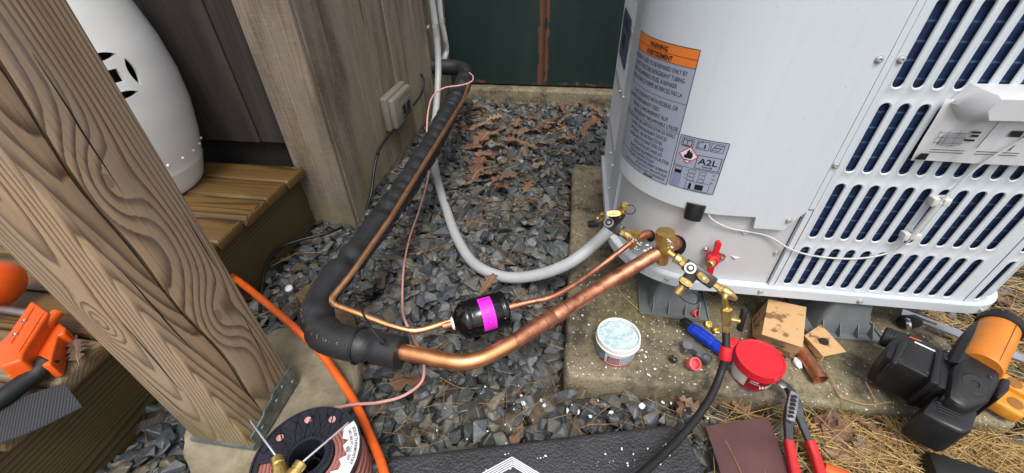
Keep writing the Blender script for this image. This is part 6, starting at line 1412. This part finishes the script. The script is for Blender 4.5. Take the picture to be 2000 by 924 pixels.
ORD = ['leftmost', 'second from left', 'third from left', 'fourth from left', 'fifth from left', 'sixth from left', 'seventh from left', 'eighth from left', 'ninth from left', 'tenth from left', 'eleventh from left', 'twelfth from left', 'thirteenth from left', 'fourteenth from left']
def pix(p):
    q = RW.T@(np.array(p)-CAM); return F_PX*q[0]/q[2]
WHERE = {'oak leaves behind the slab': 'brown leaves between the slab corner and the door sill', 'oak leaves by the pipe': 'brown leaves in the drift beside the insulated pipe', 'oak leaves drifted below the door seam': 'brown leaves in the drift below the door seam',
         'small oak leaves along the sill': 'small curled leaves lying along the concrete door sill', 'small leaves among the drift': 'small crumpled leaves scattered through the drift', 'oak leaves on open gravel': 'tan leaves on open gravel left of the slab', 'oak leaves in the straw': 'brown leaves in the straw right of the pliers', 'oak leaves beyond the rail': 'brown leaves on straw beyond the metal rail', 'leaf scraps along the slab': 'leaf scraps among stones along the slab front'}
for g, d in WHERE.items():
    for k, o in enumerate(sorted([o for o in bpy.data.objects if o.get('group') == g], key=lambda o: pix(o.location))): o['label'] = '%s of the %s' % (ORD[k], d)

# ---------------------------------------------------------------- straw, needles and white crumbs (uncountable)
def stuff_blades(name, spots, mat, label_, r=(.0005, .0011)):
    V = []; F = []
    for (x, y, z, a, L, lift) in spots:
        d = Vector((math.cos(a), math.sin(a), 0)); n = Vector((-d.y, d.x, 0)); b = random.uniform(-.25, .25); w = random.uniform(*r); k = len(V); kink = random.uniform(-.5, .5) if random.random() < .25 else 0
        for i in range(4):
            f = i/3; p = Vector((x, y, z))+d*L*(f-.5)+n*(b*L*(f-.5)**2*4*.3+kink*L*max(0, f-.5))+Vector((0, 0, lift*math.sin(f*math.pi)*L*.3+(f-.5)*lift*L*.4)); ww = w*(1-.5*f)
            V += [p+n*ww, p-n*ww, p+Vector((0, 0, ww*1.4))]
        for i in range(3):
            for q in range(3): F.append((k+i*3+q, k+i*3+(q+1) % 3, k+i*3+3+(q+1) % 3, k+i*3+3+q))
    me = bpy.data.meshes.new(name); me.from_pydata([tuple(v) for v in V], [], F); me.materials.append(mat); o = bpy.data.objects.new(name, me); COL.objects.link(o); WL[o.name] = Vector(); setp(o, label_, None, None, 'stuff'); return o
t = NT('straw'); gm = t.n('ShaderNodeNewGeometry'); ri = gm.outputs['Random Per Island']
MT['straw'] = t.fin(t.ramp(ri, [(0, lin((120, 92, 50))), (.3, lin((168, 136, 80))), (.6, lin((196, 168, 112))), (.85, lin((142, 108, 62))), (1, lin((214, 192, 140)))]), .6)
t = NT('needles'); gm = t.n('ShaderNodeNewGeometry'); ri = gm.outputs['Random Per Island']
MT['needle'] = t.fin(t.ramp(ri, [(0, lin((92, 62, 36))), (.5, lin((132, 96, 54))), (1, lin((168, 134, 84)))]), .6)
sp = []
def pxs(u, v, z): p = P(u, v, z=z); return p.x, p.y
for _ in range(4000):
    u = random.uniform(1380, 2010); v = random.triangular(775, 935, 850)
    dens = 1 if u > 1580 else .22
    if u < 1560 and v > 835 and random.random() < .85: continue
    if random.random() > dens: continue
    z = random.uniform(.012, .05); x, y = pxs(u, v, z)
    if y > .435 and random.random() < .8: continue
    if y > .455: continue
    sp.append((x, y, z, random.gauss(.15, .8), random.uniform(.03, .13), random.uniform(-.1, .35)))
for _ in range(3800):
    x, y = random.uniform(.82, 1.6), random.uniform(.45, 1.5); sp.append((x, y, random.uniform(.02, .045), random.uniform(0, 6.28), random.uniform(.04, .13), random.uniform(-.1, .35)))
stuff_blades('straw', sp, MT['straw'], 'golden dry straw matted in front of and beyond the slab')
sp = []
for _ in range(2400):
    x, y = random.uniform(-.72, .03), random.uniform(.25, 2.0)
    if mn.noise(Vector((x*6, y*6, 2))) < random.uniform(-.25, .5): continue
    sp.append((x, y, ghgt(x, y)+.002, random.uniform(0, 6.28), random.uniform(.03, .085), random.uniform(-.05, .25)))
for _ in range(130):
    x, y = random.uniform(-.2, .5), random.uniform(.36, .46); sp.append((x, y, ghgt(x, y)+.002, random.uniform(0, 6.28), random.uniform(.03, .08), random.uniform(-.05, .3)))
stuff_blades('pine_needles', sp, MT['needle'], 'thin brown pine needles scattered over the gravel', (.0004, .0008))
for (pts, lb) in (([P(1195, 545, z=.066), P(1215, 575, z=.064), P(1255, 612, z=.066)], 'long single straw under the copper pipe on the slab'), ([P(1612, 705, z=.068), P(1632, 760, z=.064), P(1655, 800, z=.066)], 'long bent straw below the copper offcut'), ([P(1690, 745, z=.066), P(1715, 790, z=.066)], 'short straw in front of the cordless tool'), ([P(1640, 775, z=.066), P(1690, 790, z=.066), P(1740, 785, z=.066)], 'long straw lying along the slab front edge')):
    m = MB(); m.tube(spline(pts, .01), .0009, 5); o = m.build('straw_stalk', MT['straw']); setp(o, lb, 'straw')
V = MB()
def crumb(p, r):
    bm = bmesh.new(); bmesh.ops.create_icosphere(bm, subdivisions=1, radius=r); q = (random.uniform(.6, 1.5), random.uniform(.6, 1.5), random.uniform(.35, .8))
    for vv in bm.verts: vv.co = Vector((vv.co.x*q[0], vv.co.y*q[1], vv.co.z*q[2]))*random.uniform(.7, 1.3)+p
    V.bm(bm)
for _ in range(150):
    u = random.gauss(1270, 130); v = random.uniform(560, 760); p = P(u, v, z=.0625)
    if .04 < p.x < .78 and .47 < p.y < .63: crumb(p, random.choice((.0008, .001, .0013, .0022)))
for _ in range(24):
    u = random.uniform(980, 1400); v = random.uniform(755, 830); p = P(u, v, z=.03)
    if p.y < .455: crumb(Vector((p.x, p.y, ghgt(p.x, p.y)+.002)), random.choice((.0012, .0018, .0028, .004)))
for _ in range(32):
    u = random.uniform(900, 1320); v = random.uniform(850, 924); p = P(u, v, z=.0565)
    if (Mi_ := Mi@p).y < .285 and .03 < Mi_.x < Lp-.03: crumb(p, random.choice((.0007, .001, .0014, .002)))
for _ in range(16):
    u = random.uniform(850, 1050); v = random.uniform(690, 900); p = P(u, v, z=.03); crumb(Vector((p.x, p.y, ghgt(p.x, p.y)+.002)), random.choice((.001, .0014, .002)))
o = V.build('paste_crumbs', MT['paste'], smooth=0, origin=Vector((0, 0, 0))); setp(o, 'white paste crumbs scattered on slab, gravel and pad', None, None, 'stuff')
